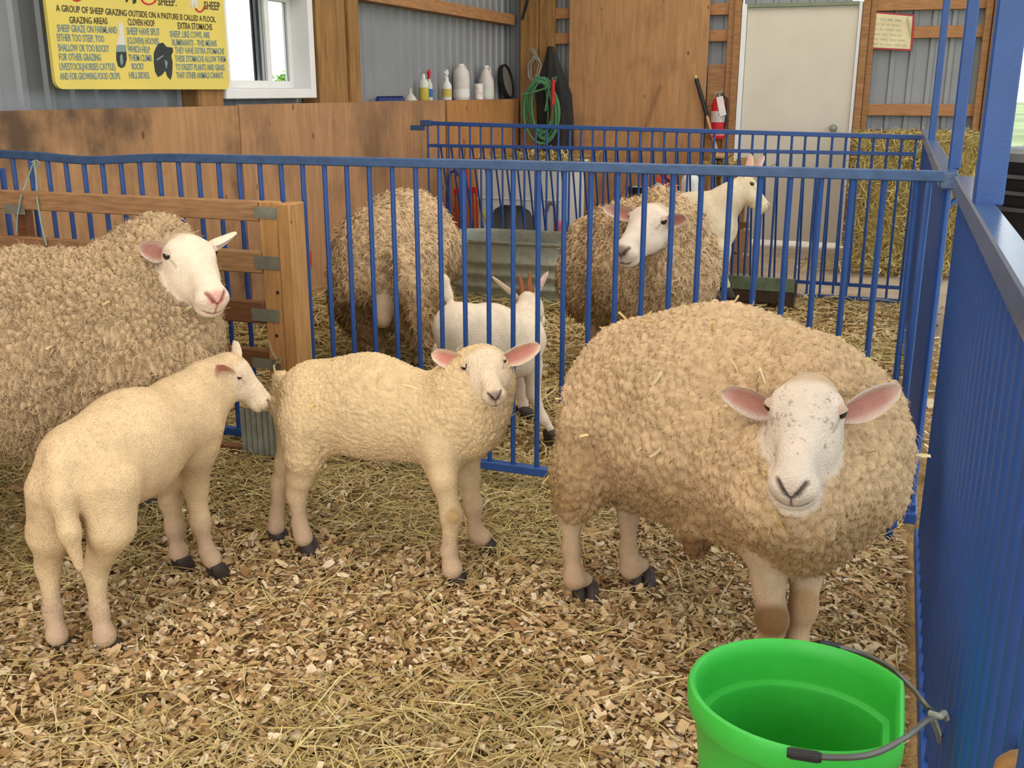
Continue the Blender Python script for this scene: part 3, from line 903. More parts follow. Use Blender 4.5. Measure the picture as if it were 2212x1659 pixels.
MB().tube([on(1195, 172, 'y', YH - 0.11), on(1194, 226, 'y', YH - 0.11)], 0.018, 10).build('grip', M['red'], g, smooth=True)
MB().tube([on(1194, 226, 'y', YH - 0.11), on(1191, 262, 'y', YH - 0.11)], 0.01, 8).build('shaft', mat('rusty_steel', S(120, 78, 50), 0.7), g, smooth=True)

# long handles against the back wall
g = empty('shovel', on(1560, 480, 'y', YB - 0.1), 'long wooden handle with a black grip leaning by the fire extinguisher', 'shovel')
p0, p1, p2 = on(1504, 170, 'y', YB - 0.05), on(1527, 250, 'y', YB - 0.07), on(1558, 360, 'y', YB - 0.12)
MB().tube([p0, p1], 0.019, 10).build('grip', M['black'], g, smooth=True)
MB().tube([p0 + (p0 - p1).normalized() * 0.03, p0, p1, p2], 0.013, 10).build('handle', mat('pale_handle', S(206, 170, 120), 0.6), g, smooth=True)
b = MB()
b.bar(p2, p2 + (p2 - p1) * 0.55, 0.2, 0.02, (0, 1, 0))
b.build('blade', M['galv'], g)
b = MB().tube([on(1427, 183, 'y', YB - 0.03), on(1378, 318, 'y', YB - 0.08), on(1345, 420, 'y', YB - 0.12)], 0.008, 8)
tag(b.build('thin_stick', M['wood'], smooth=True), 'thin brown stick leaning on the tall plywood sheet', 'stick')

# fire extinguisher
c = on(1549, 300, 'y', YB - 0.05)
s = (c - CAM).dot(CF) / FPX
g = empty('fire_extinguisher', c, 'red fire extinguisher with paper tags hung beside the door', 'extinguisher')
hx = 88 * s
ec = MB().lathe([(14 * s, 0), (15.5 * s, 4 * s), (15.5 * s, hx * 0.82), (11 * s, hx * 0.93), (5 * s, hx)], c, 20).build('cylinder', M['red'], g, smooth=True)
MB().lathe([(15.7 * s, hx * 0.40), (15.7 * s, hx * 0.66)], c, 20).build('label_band', mat('grey_label', S(196, 186, 178), 0.6, 0, 0.3, 60), ec, smooth=True)
MB().lathe([(15.7 * s, hx * 0.08), (15.7 * s, hx * 0.2)], c, 20).build('label_band', mat('pink_label', S(214, 120, 124), 0.6, 0, 0.3, 60), ec, smooth=True)
b = MB()
b.lathe([(5 * s, hx), (5 * s, hx * 1.06)], c, 12)
b.bar(c + Vector((-10 * s, -0.01, hx * 1.07)), c + Vector((8 * s, -0.01, hx * 1.13)), 0.02, 0.012)
b.build('valve', M['galv'], g)
MB().tube([c + Vector((6 * s, -0.02, hx * 1.05)), c + Vector((17 * s, -0.02, hx * 0.95)), c + Vector((18 * s, -0.02, hx * 0.5)), c + Vector((15 * s, -0.02, hx * 0.25))], 0.009, 8).build('hose', M['black'], g, smooth=True)
MB().box(c + Vector((8 * s, -17 * s, hx * 0.78)), (14 * s, 0.003, 40 * s), Matrix.Rotation(math.radians(-14), 3, 'Y')).build('inspection_tag', mat('white_card', S(236, 226, 220), 0.7), g)

# ------------------------------------------------------------------ aisle behind the pens
# white plastic tote with an arched opening
YT = 7.55
def tp(px, py): return on(px, py, 'y', YT)
l_, r_, t_ = tp(1024, 330).x, tp(1222, 330).x, tp(1100, 352).z
g = empty('plastic_hutch', ((l_ + r_) / 2, YT + 0.35, 0), 'white plastic tub with an arched opening behind the far pen panel', 'tub')
ax0, ax1, az = tp(1052, 500).x, tp(1160, 500).x, tp(1100, 443).z
zb0 = 0.0
zmid = tp(1100, 432).z
b = MB()
W0, W1 = l_ + 0.05, r_ - 0.05
# front wall as pieces round the arch
arc = [(ax0, zb0), (ax0 + 0.02, az - 0.12), (ax0 + 0.06, az - 0.04), (ax0 + 0.13, az), (ax1 - 0.13, az), (ax1 - 0.06, az - 0.04), (ax1 - 0.02, az - 0.12), (ax1, zb0)]
outer = [(W0 - 0.02, zb0), (W0 - 0.012, az - 0.12), (W0 - 0.006, az), (ax0 + 0.13, zmid), (ax1 - 0.13, zmid), (W1 + 0.006, az), (W1 + 0.012, az - 0.12), (W1 + 0.02, zb0)]
for i in range(len(arc) - 1):
    b.prism([outer[i], outer[i + 1], arc[i + 1], arc[i]], 'y', YT, YT + 0.015)
b.prism([outer[2], outer[3], outer[4], outer[5], (W1, t_ - 0.03), (l_ + 0.03, t_ - 0.03)], 'y', YT, YT + 0.015)
b.bbox((W0 - 0.02, YT + 0.6, 0), (W1 + 0.02, YT + 0.615, t_ - 0.03))
b.bbox((W0 - 0.02, YT + 0.015, 0), (W0, YT + 0.6, t_ - 0.03)).bbox((W1, YT + 0.015, 0), (W1 + 0.02, YT + 0.6, t_ - 0.03))
b.build('tub_body', M['white_plastic'], g)
b = MB()
b.bbox((l_ + 0.02, YT - 0.02, t_ - 0.03), (r_, YT + 0.64, t_)).bbox((l_ + 0.02, YT - 0.008, zmid + 0.0), (W1 + 0.02, YT + 0.0, zmid + 0.018))
b.build('tub_rim', M['white_plastic'], g, bevel=0.006)
b = MB()
hs_ = tp(1188, 440)
b.tube([tp(1180, 458), tp(1184, 442), tp(1192, 437), tp(1199, 445), tp(1201, 480), tp(1202, 516)], 0.016, 8)
b.build('side_hinge', mat('grey_plastic', S(118, 112, 112), 0.5), g, smooth=True)
# straw heaped on the tub and sack behind are laid in the bedding section
HEAP = (l_, r_, YT, t_)
c = tp(1216, 488)
g = empty('drink_can', (c.x, YT - 0.12, c.z - 0.1), 'small red and white can beside the white tub', 'can')
# can hangs on a bracket board so that it stands on something real
MB().lathe([(0.03, 0), (0.033, 0.006), (0.033, 0.11), (0.027, 0.122), (0, 0.122)], (c.x, YT - 0.12, c.z - 0.07), 16).build('can_body', mat('red_white_print', S(206, 96, 104), 0.4, 0, 0.5, 40), g, smooth=True)
MB().bbox((c.x - 0.05, YT - 0.17, 0), (c.x + 0.05, YT - 0.07, c.z - 0.071)).build('stand_block', M['wood'], g)
# red stable fork leaning at the tub's left
g = empty('stable_fork', (tp(1005, 500).x, YT - 0.1, 0), 'red plastic stable fork standing left of the white tub', 'fork')
MB().tube([on(1006, 356, 'y', YT - 0.1), on(1008, 412, 'y', YT - 0.1)], 0.018, 8).build('socket', M['red'], g, smooth=True)
b = MB()
b.bar(on(981, 414, 'y', YT - 0.1), on(1030, 410, 'y', YT - 0.1), 0.03, 0.045)
b.build('fork_head', M['red'], g, bevel=0.004)
b = MB()
for i in range(7):
    p = on(983 + 7.6 * i, 413, 'y', YT - 0.1)
    b.tube([p, p + Vector((0, 0.02, -0.3))], 0.006, 6)
b.build('tines', M['red'], g, smooth=True)
MB().tube([on(1006, 356, 'y', YT - 0.1), on(1004, 300, 'y', YT - 0.1)], 0.012, 8).build('handle', M['wood'], g, smooth=True)
b = MB()
b.tube([on(x, y, 'y', YT - 0.06) for (x, y) in ((1030, 425), (1036, 440), (1043, 455), (1047, 470), (1052, 482))], 0.012, 6)
tag(b.build('lead_rope', mat('yellow_rope', S(196, 172, 40), 0.7, 0, 0.3, 30), smooth=True), 'yellow lead rope hanging at the corner of the white tub', 'rope')
b = MB()
b.tube([on(x, y, 'y', YT - 0.14) for (x, y) in ((972, 372), (966, 420), (968, 470), (985, 520))], 0.012, 6)
b.tube([on(x, y, 'y', YT - 0.14) for (x, y) in ((972, 372), (985, 368), (990, 380))], 0.012, 6)
tag(b.build('halter_strap', mat('blue_webbing', S(44, 58, 130), 0.7), smooth=True), 'blue webbing halter hanging left of the red fork', 'halter')

# things on a wooden stand behind the goat
YW = 7.75
def wp(px, py, dy=0.0): return on(px, py, 'y', YW + dy)
ws = empty('wooden_stand', (wp(1560, 400).x, YW + 0.2, 0), 'rough wooden stand of boards behind the white goat', 'stand')
for (a, c, m) in (((1530, 412), (1610, 424), 'crate'), ((1536, 372), (1606, 382), 'crate_dark'), ((1534, 336), (1560, 343), 'crate')):
    pa, pc = wp(*a), wp(*c)
    MB().bbox((pa.x, YW, pc.z), (pc.x, YW + 0.35, pa.z)).build('shelf_board', M[m], ws, bevel=0.004)
pa, pc = wp(1592, 450), wp(1600, 590)
for px in (1538, 1597):
    pa = wp(px, 345)
    MB().bbox((pa.x - 0.025, YW + 0.01, 0), (pa.x + 0.025, YW + 0.06, pa.z)).build('leg', M['crate'], ws, bevel=0.004)
    MB().bbox((pa.x - 0.025, YW + 0.28, 0), (pa.x + 0.025, YW + 0.33, pa.z)).build('leg', M['crate'], ws, bevel=0.004)
for (y0, y1, m) in ((478, 492, 'crate_dark'), (495, 545, 'crate'), (550, 600, 'crate')):
    pa, pc = wp(1585, y0), wp(1618, y1)
    MB().bbox((pa.x, YW - 0.03, max(0.0, pc.z)), (pc.x, YW + 0.0, pa.z)).build('side_board', M[m], ws, bevel=0.004)
pz = wp(1560, 412).z
def small(name, label, cat, parts):
    g_ = empty(name, parts[0][3], label, cat)
    for (nm, prof, m, c_, n_) in parts:
        MB().lathe(prof, c_, n_).build(nm, m, g_, smooth=True)
    return g_
c = wp(1548, 372, 0.15); c.z = wp(1548, 372).z + 0.002
small('tin_pail', 'dark tin pail on the wooden stand', 'pail', [('pail_body', [(0.035, 0), (0.045, 0.09), (0.042, 0.09), (0.033, 0.01)], M['black'], c, 16)])
# bench with a grey drum, a red rake head, and a white jug (mostly hidden by the ewe)
YN = 7.5
def np_(px, py): return on(px, py, 'y', YN)
bz = np_(1440, 432).z
bn = empty('low_bench', (np_(1430, 440).x, YN + 0.15, 0), 'low wooden bench behind the ewe looking through the gate', 'bench')
MB().bbox((np_(1335, 440).x, YN, bz - 0.04), (np_(1512, 440).x, YN + 0.36, bz)).build('bench_top', M['crate'], bn, bevel=0.004)
for px in (1345, 1500):
    x = np_(px, 440).x
    MB().bbox((x - 0.03, YN + 0.03, 0), (x + 0.03, YN + 0.33, bz - 0.041)).build('leg', M['crate'], bn)
s = 6.9 / FPX
c = np_(1424, 432); c = Vector((c.x, YN + 0.16, bz))
g = empty('poultry_drinker', c, 'grey domed poultry drinker with a red-orange comb rim on the bench', 'drinker')
MB().lathe([(30 * s, 0), (30 * s, 14 * s), (26 * s, 28 * s), (15 * s, 38 * s), (0, 41 * s)], c, 22).build('dome', mat('grey_dome', S(190, 190, 190), 0.5), g, smooth=True)
b = MB()
for i in range(9):
    q_ = on(1426 + 4.6 * i, 374 + 4.2 * i, 'y', YN - 0.02)
    b.box(q_, (0.016, 0.02, 0.075), Matrix.Rotation(math.radians(-24), 3, 'Y'))
b.bar(on(1418, 384, 'y', YN - 0.02), on(1462, 420, 'y', YN - 0.02), 0.02, 0.03)
b.build('comb_rim', mat('orange_red_plastic', S(232, 82, 62), 0.45), g)
c = Vector((np_(1484, 432).x, YN + 0.1, bz))
g = empty('white_jug', c, 'white plastic jug standing right of the grey drinker', 'jug')
MB().lathe([(22 * s, 0), (22 * s, 40 * s), (18 * s, 52 * s), (8 * s, 62 * s), (6 * s, 66 * s)], c, 18).build('jug_body', M['white_plastic'], g, smooth=True)
MB().lathe([(8 * s, 66 * s), (8 * s, 74 * s), (0, 75 * s)], c, 12).build('cap', M['white_plastic'], g, smooth=True)
c = Vector((np_(1366, 432).x, YN + 0.12, bz))
g = empty('black_pan', c, 'small black rubber pan on the left end of the bench', 'pan')
MB().lathe([(17 * s, 0), (22 * s, 24 * s), (23 * s, 25 * s), (21 * s, 24 * s), (15 * s, 4 * s), (0, 3 * s)], c, 18).build('pan_body', M['black'], g, smooth=True)
MB().lathe([(20 * s, 22 * s), (10 * s, 26 * s), (0, 28 * s)], c, 14).build('grey_feed', mat('grey_feed', S(140, 136, 120), 0.9, 0, 0.4, 60), g, smooth=True)

# hay bales -----------------------------------------------------------
def bale_mesh(sx, sy, sz, seed, m):
    r0 = np.random.default_rng(seed)
    bm = bmesh.new()
    bmesh.ops.create_cube(bm, size=1.0)
    bmesh.ops.subdivide_edges(bm, edges=bm.edges, cuts=7, use_grid_fill=True)
    for v in bm.verts:
        q_ = Vector((abs(v.co.x), abs(v.co.y), abs(v.co.z))) * 2
        e = sorted(q_)[1]
        sh = 1 - 0.06 * max(0, e - 0.6) - 0.02 * math.sin(v.co.x * 19)
        v.co = Vector((v.co.x * sx * sh, v.co.y * sy * sh, v.co.z * sz * (0.99 if abs(v.co.z) > 0.45 else 1))) + Vector(r0.normal(0, 0.006, 3))
    me = bpy.data.meshes.new('bale')
    bm.to_mesh(me)
    bm.free()
    me.materials.append(m)
    return me
def straw_cards(n, pts_fn, length, width, seed, name, parent, m, cols, bend=0.3):
    """thin bent straws as ribbons; pts_fn(k)->(origin array, direction array, normal array)"""
    r0 = np.random.default_rng(seed)
    O, D, Nn = pts_fn(n, r0)
    L = r0.uniform(length[0], length[1], n)[:, None]
    Wd = r0.uniform(width[0], width[1], n)[:, None]
    D = D / np.linalg.norm(D, axis=1, keepdims=True)
    B = np.cross(D, Nn)
    B /= (np.linalg.norm(B, axis=1, keepdims=True) + 1e-9)
    U = np.cross(B, D)
    seg = 4
    V = np.zeros((n, seg, 2, 3))
    cv = r0.normal(0, bend, n)[:, None]
    cu = r0.normal(0, bend * 0.5, n)[:, None]
    for i in range(seg):
        t = i / (seg - 1) - 0.5
        c_ = O + D * L * t + B * L * cv * (t * t - 0.08) + U * L * np.abs(cu) * (0.12 - t * t)
        V[:, i, 0] = c_ - B * Wd / 2
        V[:, i, 1] = c_ + B * Wd / 2 + U * Wd * 0.35
    idx = np.arange(n)[:, None] * (seg * 2)
    F = []
    for i in range(seg - 1):
        F.append(np.concatenate([idx + 2 * i, idx + 2 * i + 1, idx + 2 * i + 3, idx + 2 * i + 2], 1))
    F = np.stack(F, 1).reshape(-1, 4)
    colr = cols[r0.integers(0, len(cols), n)] * r0.uniform(0.8, 1.15, (n, 1))
    C_ = np.repeat(colr, seg * 2, axis=0)
    return fast_mesh(name, V.reshape(-1, 3), F, m, parent, C_)
def fast_mesh(name, V, F, m, parent=None, C_=None, smooth=False, loc=None):
    org = Vector(loc) if loc is not None else (origin_of(parent) if parent else Vector((0, 0, 0)))
    me = bpy.data.meshes.new(name)
    me.vertices.add(len(V))
    me.vertices.foreach_set('co', (V - np.array(org)[None]).astype(np.float32).ravel())
    k = F.shape[1]
    me.loops.add(F.size)
    me.loops.foreach_set('vertex_index', F.astype(np.int32).ravel())
    me.polygons.add(len(F))
    me.polygons.foreach_set('loop_start', np.arange(0, F.size, k, dtype=np.int32))
    if smooth: me.polygons.foreach_set('use_smooth', np.ones(len(F), dtype=bool))
    if C_ is not None:
        a_ = me.color_attributes.new('Col', 'FLOAT_COLOR', 'POINT')
        C4 = np.ones((len(V), 4), np.float32)
        C4[:, :3] = C_
        a_.data.foreach_set('color', C4.ravel())
    me.materials.append(m)
    me.update()
    me.validate()
    return link(name, me, parent, org if parent is None else None)

hay_m = mat('hay_stems', (1, 1, 1), 0.8, 0, 0.1, 30, attr='Col', spec=0.2)
bale_m = mat('packed_hay', S(150, 126, 70), 0.9, 0, 0.4, 18, 0.8, 60, (1, 1, 0.4))
HAYC = np.array([S(176, 152, 86), S(196, 172, 104), S(150, 126, 66), S(168, 148, 92), S(206, 186, 126)])
bales = [(-0.10, 0.0, 'lower left bale of the hay stack beside the door'), (-0.10, 0.50, 'upper left bale of the hay stack beside the door'), (0.36, 0.0, 'lower right bale of the hay stack against the back wall'), (0.36, 0.50, 'upper right bale of the hay stack against the back wall')]
for i, (x, z, lab) in enumerate(bales):
    sx, sy, sz = 0.45, 0.86, 0.495
    o = link('hay_bale', bale_mesh(sx, sy, sz, 30 + i, bale_m), None, (x, 8.93, z + sz / 2))
    tag(o, lab, 'hay bale', 'stacked hay bales')
    c0 = np.array((x, 8.93, z + sz / 2))
    def fn(n, r0, c0=c0, sx=sx, sy=sy, sz=sz):
        side = r0.integers(0, 4, n)
        u, v = r0.uniform(-.5, .5, n), r0.uniform(-.5, .5, n)
        O = np.zeros((n, 3)); N_ = np.zeros((n, 3))
        for s_, (ax, sg_) in enumerate(((1, -1), (1, -1), (0, -1), (2, 1))):
            mk = side == s_
            oth = [k for k in range(3) if k != ax]
            sz_ = (sx, sy, sz)
            O[mk, ax] = sg_ * sz_[ax] * 0.5
            O[mk, oth[0]] = u[mk] * sz_[oth[0]]
            O[mk, oth[1]] = v[mk] * sz_[oth[1]]
            N_[mk, ax] = sg_
        D = r0.normal(0, 1, (n, 3)) * np.array([1, 1, 1.2])
        D -= N_ * (D * N_).sum(1, keepdims=True) * 0.8
        return O + c0 + N_ * 0.004, D, N_
    st = straw_cards(900, fn, (0.06, 0.16), (0.004, 0.008), 70 + i, 'loose_stems', o, hay_m, HAYC)
    st['kind'] = 'stuff'
    b = MB()
    for yy in (-0.2, 0.2):
        w_, h_ = sx / 2 + 0.002, sz / 2 + 0.002
        b.tube([c0 + np.array((dx, yy, dz)) for (dx, dz) in ((-w_, -h_), (w_, -h_), (w_, h_), (-w_, h_))], 0.004, 6, closed=True)
    b.build('baling_twine', mat('twine_orange', S(170, 120, 70), 0.8), o)

# galvanised stock tank -------------------------------------------------
TX, TY = -2.25, 6.34
ztk = on(1100, 524, 'y', 6.04).z
tk = empty('stock_tank', (TX, TY, 0), 'low galvanised stock tank with ribbed sides behind the goat', 'trough')
prof = [(1.0, -0.01), (1.0, 0.05)]
for zr in (0.10, 0.18, 0.26):
    prof += [(1.0, zr - 0.02), (1.03, zr - 0.008), (1.03, zr + 0.008), (1.0, zr + 0.02)]
prof += [(1.0, ztk - 0.02), (1.035, ztk - 0.014), (1.04, ztk), (1.0, ztk + 0.004), (0.98, ztk - 0.02), (0.98, 0.03)]
N = 56
vs, fs = [], []
for (k_, z) in prof:
    for k in range(N):
        a = 2 * math.pi * k / N
        ca, sa = math.cos(a), math.sin(a)
        e = 0.6
        vs.append((TX + 0.58 * math.copysign(abs(ca) ** e, ca) + (k_ - 1) * 0.3 * ca, TY + 0.29 * math.copysign(abs(sa) ** e, sa) + (k_ - 1) * 0.3 * sa, z))
for i in range(len(prof) - 1):
    for k in range(N):
        k2 = (k + 1) % N
        fs.append((i * N + k, i * N + k2, (i + 1) * N + k2, (i + 1) * N + k))
fs.append(tuple(range((len(prof) - 1) * N, len(prof) * N)))
MB().add(vs, fs).build('tank_wall', M['galv'], tk, smooth=True)
MB().lathe([(0.5, 0.26), (0.0, 0.262)], (TX, TY, 0), 40, sx=1.08, sy=0.52).build('water', mat('murky_water', S(70, 74, 60), 0.05), tk)

# low dark feed trough ---------------------------------------------------
fa, fb = on(1545, 660, 'z', 0), on(1716, 655, 'z', 0)
yf = 6.42
xa, xb = on(1540, 640, 'y', yf).x, on(1714, 640, 'y', yf).x
zt0, zt1 = on(1620, 626, 'y', yf).z, on(1620, 600, 'y', yf).z
ft = empty('feed_trough', ((xa + xb) / 2, yf + 0.12, 0), 'long dark metal feed trough on short legs near the far panel', 'trough')
gtop = mat('green_grey_edge', S(104, 116, 92), 0.6, 0.2, 0.3, 20)
dk = mat('dark_rusty_metal', S(64, 46, 32), 0.7, 0.1, 0.3, 14)
xa -= 0.5
b = MB()
b.prism([(yf, zt1), (yf + 0.02, zt1), (yf + 0.05, 0.06), (yf + 0.2, 0.06), (yf + 0.23, zt1 - 0.06), (yf + 0.25, zt1 - 0.06), (yf + 0.21, 0.04), (yf + 0.04, 0.04)], 'x', xa, xb)
b.build('trough_body', dk, ft)
MB().bbox((xa, yf - 0.012, zt0), (xb, yf + 0.0, zt1 + 0.01)).build('front_rim', gtop, ft, bevel=0.003)
MB().bbox((xa, yf - 0.004, 0.05), (xb, yf + 0.004, zt0)).build('front_panel', dk, ft)
for x in (xa + 0.03, xb - 0.03):
    MB().bbox((x - 0.02, yf - 0.01, -0.02), (x + 0.02, yf + 0.03, zt1)).build('leg', dk, ft)
    MB().bbox((x - 0.02, yf + 0.22, -0.02), (x + 0.02, yf + 0.26, zt1 - 0.07)).build('leg', dk, ft)

# white pail half hidden behind the rack, a carton on the plywood --------
c = on(470, 762, 'z', 0.0)
g = empty('white_pail', Vector((c.x, 4.1, 0)), 'pale plastic pail seen between the slats of the wooden rack', 'pail')
px0 = on(470, 720, 'y', 4.1)
MB().lathe([(0.04, 0), (0.045, 0.27), (0.047, 0.28), (0.043, 0.28), (0.038, 0.01)], (px0.x, 4.1, 0), 18).build('pail_body', mat('cream_plastic', S(206, 186, 150), 0.5), g, smooth=True)
c = on(653, 548, 'x', XL + 0.03)
g = empty('mineral_carton', (XL + 0.03, c.y, c.z - 0.09), 'small red and blue carton fixed to the plywood wall', 'carton')
s = (c - CAM).dot(CF) / FPX
MB().box(c, (0.05, 34 * s, 64 * s)).build('carton_body', mat('blue_white_card', S(150, 160, 190), 0.6, 0, 0.3, 20), g, bevel=0.004)
MB().box(c + Vector((0.002, 6 * s, -14 * s)), (0.052, 34 * s, 36 * s)).build('red_band', mat('red_card', S(190, 60, 60), 0.6), g, bevel=0.004)

# black bin by the open side ------------------------------------------------
cb = Vector((0.86, 6.6, 0))
gb2 = empty('wheeled_bin', cb, 'black round bin with a grey lid by the open barn side', 'bin')
binb = MB().lathe([(0.26, -0.02), (0.34, 0.92), (0.35, 0.93), (0.35, 0.96)], cb, 28).build('bin_body', mat('black_bin', S(40, 40, 40), 0.45, 0, 0.1), gb2, smooth=True)
MB().lathe([(0.36, 0.94), (0.36, 0.985), (0.33, 1.005), (0.0, 1.02)], cb, 28).build('lid', mat('grey_lid', S(120, 122, 124), 0.45), gb2, smooth=True)
for k in range(3):
    MB().lathe([(0.335 + 0.004 * k, 0.66 + 0.09 * k), (0.35 + 0.004 * k, 0.67 + 0.09 * k), (0.337 + 0.004 * k, 0.69 + 0.09 * k)], cb, 28).build('rib', mat('black_rib', S(52, 52, 52), 0.45), binb, smooth=True)
c = cb + Vector((-0.1, -0.05, 1.017))
gh = empty('plastic_bowl', c, 'light blue plastic bowl lying on the bin lid', 'bowl')
MB().lathe([(0.09, 0), (0.085, 0.05), (0.06, 0.09), (0, 0.11)], c, 18).build('bowl_body', mat('cyan_plastic', S(70, 150, 200), 0.4), gh, smooth=True)
MB().lathe([(0.03, 0.10), (0.028, 0.15), (0.0, 0.16)], c, 12).build('orange_knob', mat('orange_plastic', S(206, 130, 80), 0.5), gh, smooth=True)

# outdoors: bushes and trees --------------------------------------------------
leaf_m = mat('leaf', (1, 1, 1), 0.6, 0, 0.15, 2, attr='Col', spec=0.3)
LEAF = np.array([S(120, 160, 60), S(150, 190, 80), S(96, 140, 52), S(170, 205, 110)])
def bush(name, label, c, rad, n, seed, leaf=0.16, trunk=0.0, group=None):
    r0 = np.random.default_rng(seed)
    g_ = empty(name, (c[0], c[1], -0.21), label, 'tree' if trunk else 'bush', group)
    d = r0.normal(0, 1, (n, 3)); d /= np.linalg.norm(d, axis=1, keepdims=True)
    rad = np.array(rad)
    lump = 1 + 0.25 * np.sin(d[:, 0] * 5 + seed) * np.sin(d[:, 1] * 6) + 0.2 * np.sin(d[:, 2] * 7 + seed)
    P = np.array(c) + d * rad * lump[:, None] * (r0.uniform(0.45, 1, (n, 1)) ** 0.5)
    a_ = r0.normal(0, 1, (n, 3)); a_ /= np.linalg.norm(a_, axis=1, keepdims=True)
    b_ = np.cross(a_, r0.normal(0, 1, (n, 3))); b_ /= np.linalg.norm(b_, axis=1, keepdims=True)
    s_ = r0.uniform(0.5, 1, (n, 1)) * leaf
    V = np.stack([P - a_ * s_, P + b_ * s_ * 0.5, P + a_ * s_, P - b_ * s_ * 0.5], 1).reshape(-1, 3)
    F = np.arange(n * 4).reshape(-1, 4)
    C_ = np.repeat(LEAF[r0.integers(0, 4, n)] * r0.uniform(0.8, 1.2, (n, 1)), 4, 0)
    o_ = fast_mesh('foliage', V, F, leaf_m, g_, C_)
    o_['kind'] = 'stuff'
    MB().tube([(c[0], c[1], -0.21), (c[0] + 0.1, c[1], c[2])], [0.02 + 0.08 * rad[2] / 2, 0.02], 8).build('trunk', M['post'], g_, smooth=True)
wbp = at(650, 212, 17.0)
bush('bush', 'green bush outside the sliding window', (wbp.x, wbp.y, wbp.z), (0.42, 0.42, 0.55), 2500, 5, 0.07)
bush('tree', 'leafy green tree at the far right outside the barn', (7.6, 40.0, 4.2), (3.0, 3, 3.2), 7000, 6, 0.4, 1)
bush('bush', 'low green bush right of the barn opening', (4.6, 27.0, 0.8), (1.5, 1.5, 1.0), 4000, 8, 0.22)
bush('bush', 'small bright bush close to the barn corner', (2.1, 15.5, 0.05), (0.8, 0.8, 0.5), 2500, 9, 0.12)
# ------------------------------------------------------------------ sculpting kit for the animals
def hash3(I, seed):
    h = (I[..., 0].astype(np.int64) * 73856093) ^ (I[..., 1].astype(np.int64) * 19349663) ^ (I[..., 2].astype(np.int64) * 83492791) ^ (seed * 2654435761)
    h = (h ^ (h >> 13)) * 1274126177 & 0xFFFFFFFF
    return ((h ^ (h >> 16)) & 0xFFFFFF) / float(0x1000000)

def worley(P, seed=0):
    I = np.floor(P).astype(np.int64)
    f1 = np.full(len(P), 9.0)
    f2 = np.full(len(P), 9.0)
    idv = np.zeros(len(P))
    for dx in (-1, 0, 1):
        for dy in (-1, 0, 1):
            for dz in (-1, 0, 1):
                J = I + np.array((dx, dy, dz))
                c = J + np.stack([hash3(J, seed + k) for k in (1, 2, 3)], -1)
                d = np.sqrt(((P - c) ** 2).sum(1))
                nw = d < f1
                f2 = np.where(nw, f1, np.minimum(f2, d))
                idv = np.where(nw, hash3(J, seed + 9), idv)
                f1 = np.where(nw, d, f1)
    return f1, f2, idv

def vnoise(P, seed=0):
    I = np.floor(P).astype(np.int64)
    t = P - I
    t = t * t * (3 - 2 * t)
    out = np.zeros(len(P))
    for dx in (0, 1):
        for dy in (0, 1):
            for dz in (0, 1):
                w = (t[:, 0] if dx else 1 - t[:, 0]) * (t[:, 1] if dy else 1 - t[:, 1]) * (t[:, 2] if dz else 1 - t[:, 2])
                out += w * hash3(I + np.array((dx, dy, dz)), seed)
    return out * 2 - 1

